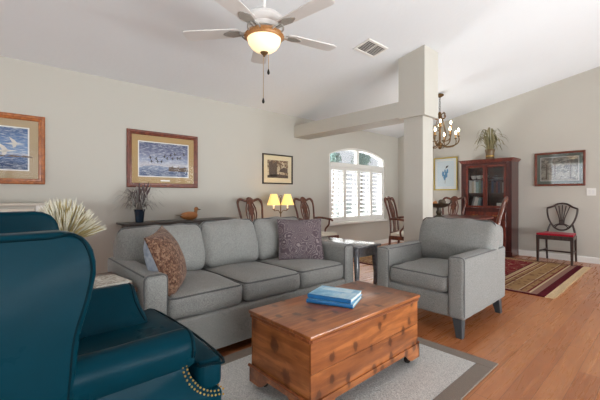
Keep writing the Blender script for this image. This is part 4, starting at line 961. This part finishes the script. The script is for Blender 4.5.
# ------------------------------------------------------------ red seated shield-back chair
rc = thing('shield_back_chair', 'dark shield-back chair with crimson seat against the far wall', 'chair', (-1.285, 6.825, .0), PI-.02)
WM[rc.name] = Matrix.Identity(4)
def RB(b, n, m, **k): return b.build(n, m, rc, True, **k)
w, d = .245, .215
b = MB(); b.prism([(-w, d), (-w*.84, -d), (w*.84, -d), (w, d)], 'z', .385, .45, .004, 1); RB(b, 'seat_frame', 'espresso')
b = MB(); b.soft(-1, 1, -1, 1, 0, .03, .018, (0, 0, .0125), 10)
for v in b.bm.verts: v.co = Vector((v.co.x*(w-.004)*(.92+.08*v.co.y), v.co.y*(d-.004), v.co.z+.4505))
RB(b, 'seat', 'red_seat')
for s in (-1, 1):
    b = MB(); x, y = s*(w-.022), d-.022; b.loft([[Vector((x+a*r, y+c*r, z)) for a, c in ((-1, -1), (1, -1), (1, 1), (-1, 1))] for r, z in ((.014, .012), (.021, .40))]); RB(b, 'leg', 'espresso', smooth=False)
    b = MB(); b.tube([(s*w*.8, -d+.02, .44), (s*w*.8, -d+.015, .3), (s*w*.8, -d-.03, .012)], [.018, .017, .014], 6); RB(b, 'leg', 'espresso')
    b = MB(); b.box(min(s*(w-.03), s*(w-.012)), max(s*(w-.03), s*(w-.012)), -d+.0, d-.03, .17, .195, M=Matrix.Identity(4))
    for v in b.bm.verts: v.co.x -= s*.035*(1-(v.co.y+d)/(2*d))
    RB(b, 'stretcher', 'espresso', smooth=False)
b = MB(); b.box(-w*.86, w*.86, -.02, .0, .172, .194); RB(b, 'stretcher', 'espresso', smooth=False)
BKR = lambda x, z: Vector((x, -d+.01-.10*max(0, (z-.44)/.5)-.03*(1-(x/.24)**2), z))
b = MB(); half = [(0, .51), (.06, .525), (.115, .57), (.165, .66), (.195, .76), (.205, .865), (.185, .88), (.135, .90), (.07, .945), (0, .958)]
pts = [(-x, z) for x, z in half[::-1]]+half[1:-1]
sm = spline([(x, 0, z) for x, z in pts+[pts[0]]], 4)[:-1]
b.tube([BKR(p.x, p.z) for p in sm], .0145, 8, True)
for s in (-1, 1): b.tube(spline([BKR(s*.19, .43), BKR(s*.175, .52), BKR(s*.145, .62)], 5), .015, 8)
RB(b, 'backrest', 'espresso', angle=60)
b = MB()
for x1 in (-.10, -.05, 0, .05, .10): b.tube([BKR(q.x, q.z) for q in spline([(x1*.30, 0, .60), (x1*.36, 0, .70), (x1*.75, 0, .83), (x1*1.0, 0, .93-.25*abs(x1))], 4)], .008, 6)
b.ball(BKR(0, .655), .03, 10, 1.2, .35, .8); b.tube([BKR(q.x, q.z) for q in spline([(-.09, 0, .55), (-.05, 0, .595), (0, 0, .60), (.05, 0, .595), (.09, 0, .55)], 4)], .009, 6)
for s in (-1, 1): b.tube([BKR(q.x, q.z) for q in spline([(s*.02, 0, .62), (s*.07, 0, .60), (s*.11, 0, .575)], 4)], .008, 6)
RB(b, 'splat', 'espresso', angle=60)

# ------------------------------------------------------------ twin lamp on its table
LX, LY = -4.12, 3.33
lt = thing('lamp_table', 'small round wooden table under the two-shade lamp', 'table', (LX, LY, 0))
b = MB(); b.lathe([(0, .66), (.2, .66), (.21, .67), (.21, .68), (.2, .685), (0, .685)], (LX, LY, 0), 28); b.build('tabletop', 'cherry', lt)
b = MB(); b.lathe([(.03, .08), (.045, .15), (.025, .3), (.04, .45), (.025, .6), (.05, .661)], (LX, LY, 0), 16); b.build('pedestal', 'cherry', lt)
for k_ in range(3):
    a = k_*2*PI/3; b = MB(); b.tube(spline([(LX+r*math.cos(a), LY+r*math.sin(a), z) for r, z in ((.02, .15), (.1, .1), (.18, .02))], 4), .018, 8); b.build('leg', 'cherry', lt)
lp = thing('table_lamp', 'two-arm table lamp with lit yellow shades by the wall', 'lamp', (LX, LY, .6855))
UX = Vector((.30, .954, 0))                                # arms spread
b = MB(); b.lathe([(.07, .686), (.075, .692), (.05, .705), (.015, .72), (.009, .76), (.009, 1.02), (.013, 1.04), (.004, 1.06)], (LX, LY, 0), 16); b.tube([(LX+.02*math.cos(q*PI/6)*UX.x, LY+.02*math.cos(q*PI/6)*UX.y, 1.075+.02*math.sin(q*PI/6)) for q in range(12)], .0035, 6, True); b.build('stem', 'bronze', lp)
MT['shade'] = glow('yellow_lamp_shade', rgb(255, 214, 124), .5, rgb(235, 205, 130)); MT['candle_sleeve'] = glow('cream_candle_sleeve', rgb(255, 232, 190), .25, rgb(240, 228, 200)); MT['bulb'] = glow('lit_bulb', rgb(255, 226, 168), 16)
for s in (-1, 1):
    c = Vector((LX, LY, 0))+UX*.115*s
    b = MB(); b.tube(spline([(LX, LY, .80), (LX+UX.x*.04*s, LY+UX.y*.04*s, .86), (c.x-UX.x*.02*s, c.y-UX.y*.02*s, .855), (c.x, c.y, .88)], 5), .006, 8); b.lathe([(.022, .878), (.024, .884), (.01, .888)], c, 12); b.build('arm', 'bronze', lp)
    b = MB(); b.lathe([(.011, .888), (.012, .935), (.008, .94)], c, 12); b.build('candle_sleeve', 'candle_sleeve', lp)
    b = MB(); b.ball((c.x, c.y, .965), .018, 10, 1, 1, 1.4); b.build('bulb', 'bulb', lp)
    b = MB(); b.lathe([(.105, .945), (.05, 1.115), (.048, 1.115), (.103, .945)], c, 28)
    b.build('lamp_shade', 'shade', lp)
    l = bpy.data.lights.new('lamp_light', 'POINT'); l.energy = 2.2; l.color = (1, .78, .45); l.shadow_soft_size = .03; lo = bpy.data.objects.new('lamp_light', l); COL.objects.link(lo); lo.location = (c.x, c.y, 1.03); lo.parent = lp; lo.matrix_parent_inverse = wm(lp).inverted()

# ------------------------------------------------------------ chandelier
HX, HY = -2.65, 5.57; HZ = cz(HX)
hd = thing('chandelier', 'bronze many-armed chandelier with lit candle bulbs over the dining table', 'chandelier', (HX, HY, 1.865))
b = MB(); b.lathe([(.0, 0), (.06, 0), (.065, -.02), (.03, -.045), (.0, -.05)][::-1], (HX, HY, HZ-.012), 18); b.build('canopy', 'bronze', hd)
b = MB(); z = 2.515; i = 0
while z < HZ-.06:
    A = Vector((1, 0, 0)) if i % 2 else Vector((0, 1, 0))
    b.tube([Vector((HX, HY, z+.018))+A*.011*math.cos(q*PI/5)+Vector((0, 0, .024*math.sin(q*PI/5))) for q in range(10)], .003, 5, True); z += .037; i += 1
b.build('chain', 'black_iron', hd)
DZ = .075
b = MB(); b.lathe([(.002, 1.79), (.02, 1.80), (.03, 1.82), (.045, 1.85), (.05, 1.875), (.03, 1.90), (.012, 1.93), (.014, 2.1), (.02, 2.2), (.012, 2.3), (.03, 2.38), (.02, 2.41), (.004, 2.43)], (HX, HY, DZ), 16); b.build('column', 'bronze', hd)
MT['candle_amber'] = plain('amber_candle_sleeve', rgb(206, 160, 96), .5); MT['flame_bulb'] = glow('candle_bulb', rgb(255, 232, 190), 14)
for k_ in range(12):
    low = k_ < 8; a = k_*PI/4+.2 if low else (k_-8)*R90+.5; R_ = .29 if low else .17; zz = 1.98 if low else 2.13; ca, sa = math.cos(a), math.sin(a)
    b = MB(); pts = [(.03, 1.87 if low else 1.94), (R_*.4, 1.83 if low else 1.92), (R_*.85, 1.85 if low else 1.95), (R_*1.02, 1.91 if low else 2.04), (R_, zz)]
    b.tube(spline([(HX+r*ca, HY+r*sa, z+DZ) for r, z in pts], 5), .0085, 6); b.lathe([(.005, zz-.008), (.026, zz), (.028, zz+.007), (.01, zz+.008)], (HX+R_*ca, HY+R_*sa, DZ), 10); ar = b.build('arm', 'bronze', hd)
    b = MB(); b.lathe([(.010, zz+.008), (.011, zz+.07), (.006, zz+.073)], (HX+R_*ca, HY+R_*sa, DZ), 10); b.build('candle_sleeve', 'candle_amber', ar)
    b = MB(); b.lathe([(.006, zz+.073), (.014, zz+.09), (.012, zz+.11), (.002, zz+.135)], (HX+R_*ca, HY+R_*sa, DZ), 10); b.build('candle_bulb', 'flame_bulb', ar)
b = MB()
for k_ in range(6):
    a = k_*PI/3; ca, sa = math.cos(a), math.sin(a)
    b.tube(spline([(HX+r*ca, HY+r*sa, z+DZ) for r, z in ((.045, 1.88), (.11, 1.99), (.085, 2.14), (.05, 2.27), (.028, 2.36), (.07, 2.40), (.095, 2.36))], 5), .006, 6)
    b.tube(spline([(HX+r*ca, HY+r*sa, z+DZ) for r, z in ((.02, 2.33), (.06, 2.30), (.1, 2.33), (.075, 2.36))], 4), .007, 5)
b.build('scroll_cage', 'bronze', hd)

# ------------------------------------------------------------ ceiling fan
FX_, FY_ = -2.05, 1.50; FZ = cz(FX_)
MT['fan_white'] = plain('fan_white_paint', rgb(226, 222, 218), .4, var=.02); MT['fan_antique'] = plain('antique_white_casting', rgb(170, 164, 156), .45, var=.35, scale=40); MT['amber_ring'] = plain('carved_amber_ring', rgb(186, 128, 70), .4, .2, var=.45, scale=50)
MT['bowl_glass'] = glow('frosted_bowl_glass', rgb(255, 222, 168), .55, rgb(250, 232, 200))
fn = thing('ceiling_fan', 'white five-blade ceiling fan with a lit glass bowl', 'ceiling fan', (FX_, FY_, 2.05))
C0 = (FX_, FY_, 0)
b = MB(); b.lathe([(.0, FZ+.0), (.07, FZ-.004), (.07, FZ-.03), (.045, FZ-.075), (.02, FZ-.085)][::-1], C0, 24)
b.build('canopy', 'fan_white', fn)
b = MB(); b.lathe([(.0125, 2.46), (.0125, FZ-.083)], C0, 14); b.build('downrod', 'fan_white', fn)
b = MB(); b.lathe([(.02, 2.47), (.035, 2.462), (.06, 2.45), (.11, 2.435), (.135, 2.415), (.14, 2.395), (.13, 2.375), (.105, 2.36), (.1, 2.345), (.09, 2.335)], C0, 32); b.build('motor_housing', 'fan_white', fn)
FU = .045; CF = (FX_, FY_, FU)
b = MB(); b.lathe([(.085, 2.338), (.095, 2.325), (.095, 2.31), (.08, 2.30), (.06, 2.285), (.065, 2.27), (.10, 2.262)], CF, 28)
for q in range(24): b.ball((FX_+.096*math.cos(q*PI/12), FY_+.096*math.sin(q*PI/12), 2.318+FU), .008, 6)
b.build('switch_housing', 'fan_antique', fn)
b = MB(); b.lathe([(.06, 2.266), (.115, 2.266), (.132, 2.256), (.144, 2.238), (.142, 2.220), (.134, 2.210), (.06, 2.210)], CF, 36)
for q in range(40): b.ball((FX_+.139*math.cos(q*PI/20), FY_+.139*math.sin(q*PI/20), 2.230+FU), .0095, 6)
b.build('carved_ring', 'amber_ring', fn)
b = MB(); b.lathe([(.126, 2.226), (.125, 2.205), (.115, 2.175), (.095, 2.146), (.065, 2.124), (.03, 2.114), (.0, 2.113)], CF, 32); b.build('glass_bowl', 'bowl_glass', fn)
b = MB(); b.lathe([(.002, 2.080), (.008, 2.084), (.01, 2.091), (.02, 2.102), (.028, 2.108), (.03, 2.114), (.005, 2.116)], CF, 16); b.build('finial', 'bronze', fn)
view = math.atan2(.672, -.741)
for k_ in range(5):
    a = view+math.radians(11)-k_*2*PI/5; Mb = Matrix.Translation((FX_, FY_, 2.315)) @ Matrix.Rotation(a, 4, 'Z')
    b = MB(); Mt = Mb @ Matrix.Rotation(math.radians(4), 4, 'X')
    b.prism([(.185, -.048), (.22, -.056), (.575, -.070), (.605, -.064), (.62, -.046), (.62, .046), (.605, .064), (.575, .070), (.22, .056), (.185, .048)], 'z', -.004, .004, .002, 1, Mt); bl = b.build('blade', 'fan_white', fn)
    b = MB(); T_ = lambda p: Mt @ Vector(p)
    b.prism([(.17, -.03), (.25, -.045), (.30, -.02), (.315, 0), (.30, .02), (.25, .045), (.17, .03)], 'z', -.010, -.0045, .002, 1, Mt)
    for s in (-1, 1): b.tube([T_(p) for p in spline([(.075, s*.012, .004), (.11, s*.035, -.035), (.15, s*.045, -.03), (.175, s*.022, -.012), (.14, s*.012, -.012)], 5)], .0065, 6)
    b.tube([T_(p) for p in spline([(.08, 0, .004), (.12, 0, -.02), (.19, 0, -.009)], 5)], .009, 8); b.build('blade_bracket', 'fan_antique', bl)
for dx, zb in ((.02, 2.05), (-.02, 1.825)):
    px_ = Vector((FX_, FY_, 0))+Vector((.672, .741, 0))*dx+Vector((-.741, .672, 0))*.125
    b = MB(); b.tube([(px_.x, px_.y, 2.275), (px_.x, px_.y, zb+.03)], .0018, 6); cn = b.build('pull_chain', 'brass', fn)
    b = MB(); b.lathe([(.002, zb-.012), (.009, zb-.006), (.011, zb+.006), (.006, zb+.022), (.003, zb+.032)], px_, 10); b.build('pull_knob', 'black_iron', cn)

# ------------------------------------------------------------ air vent in the sloped ceiling
VX, VY = -2.42, 3.33; sl = math.atan(.19)
vt = thing('air_vent', 'white louvred air vent in the sloped ceiling near the column', 'vent', (VX, VY, cz(VX)))
Mv = Matrix.Translation((VX, VY, cz(VX))) @ Matrix.Rotation(-sl, 4, 'Y')
hx, hy = .115, .19
b = MB()
for q in ((-hx, hx, -hy, -hy+.025), (-hx, hx, hy-.025, hy), (-hx, -hx+.025, -hy+.025, hy-.025), (hx-.025, hx, -hy+.025, hy-.025), (-hx+.025, hx-.025, -.008, .008)): b.box(q[0], q[1], q[2], q[3], -.012, -.001, M=Mv)
b.build('vent_frame', 'trim', vt, smooth=False)
MT['duct_shade'] = plain('duct_shade_colour', rgb(74, 72, 70), .9)
b = MB(); b.box(-hx+.025, hx-.025, -hy+.025, hy-.025, -.002, -.001, M=Mv); b.build('duct_shade_sheet', 'duct_shade', vt, smooth=False)  # dark sheet on the solid ceiling, standing in for shade behind the slats
b = MB()
for i in range(9):
    x = -hx+.034+i*.0205; b.box(-.008, .008, -hy+.026, hy-.026, -.0007, .0007, M=Mv @ Matrix.Translation((x, 0, -.008)) @ Matrix.Rotation(.5, 4, 'Y'))
b.build('slats', 'trim', vt, smooth=False)
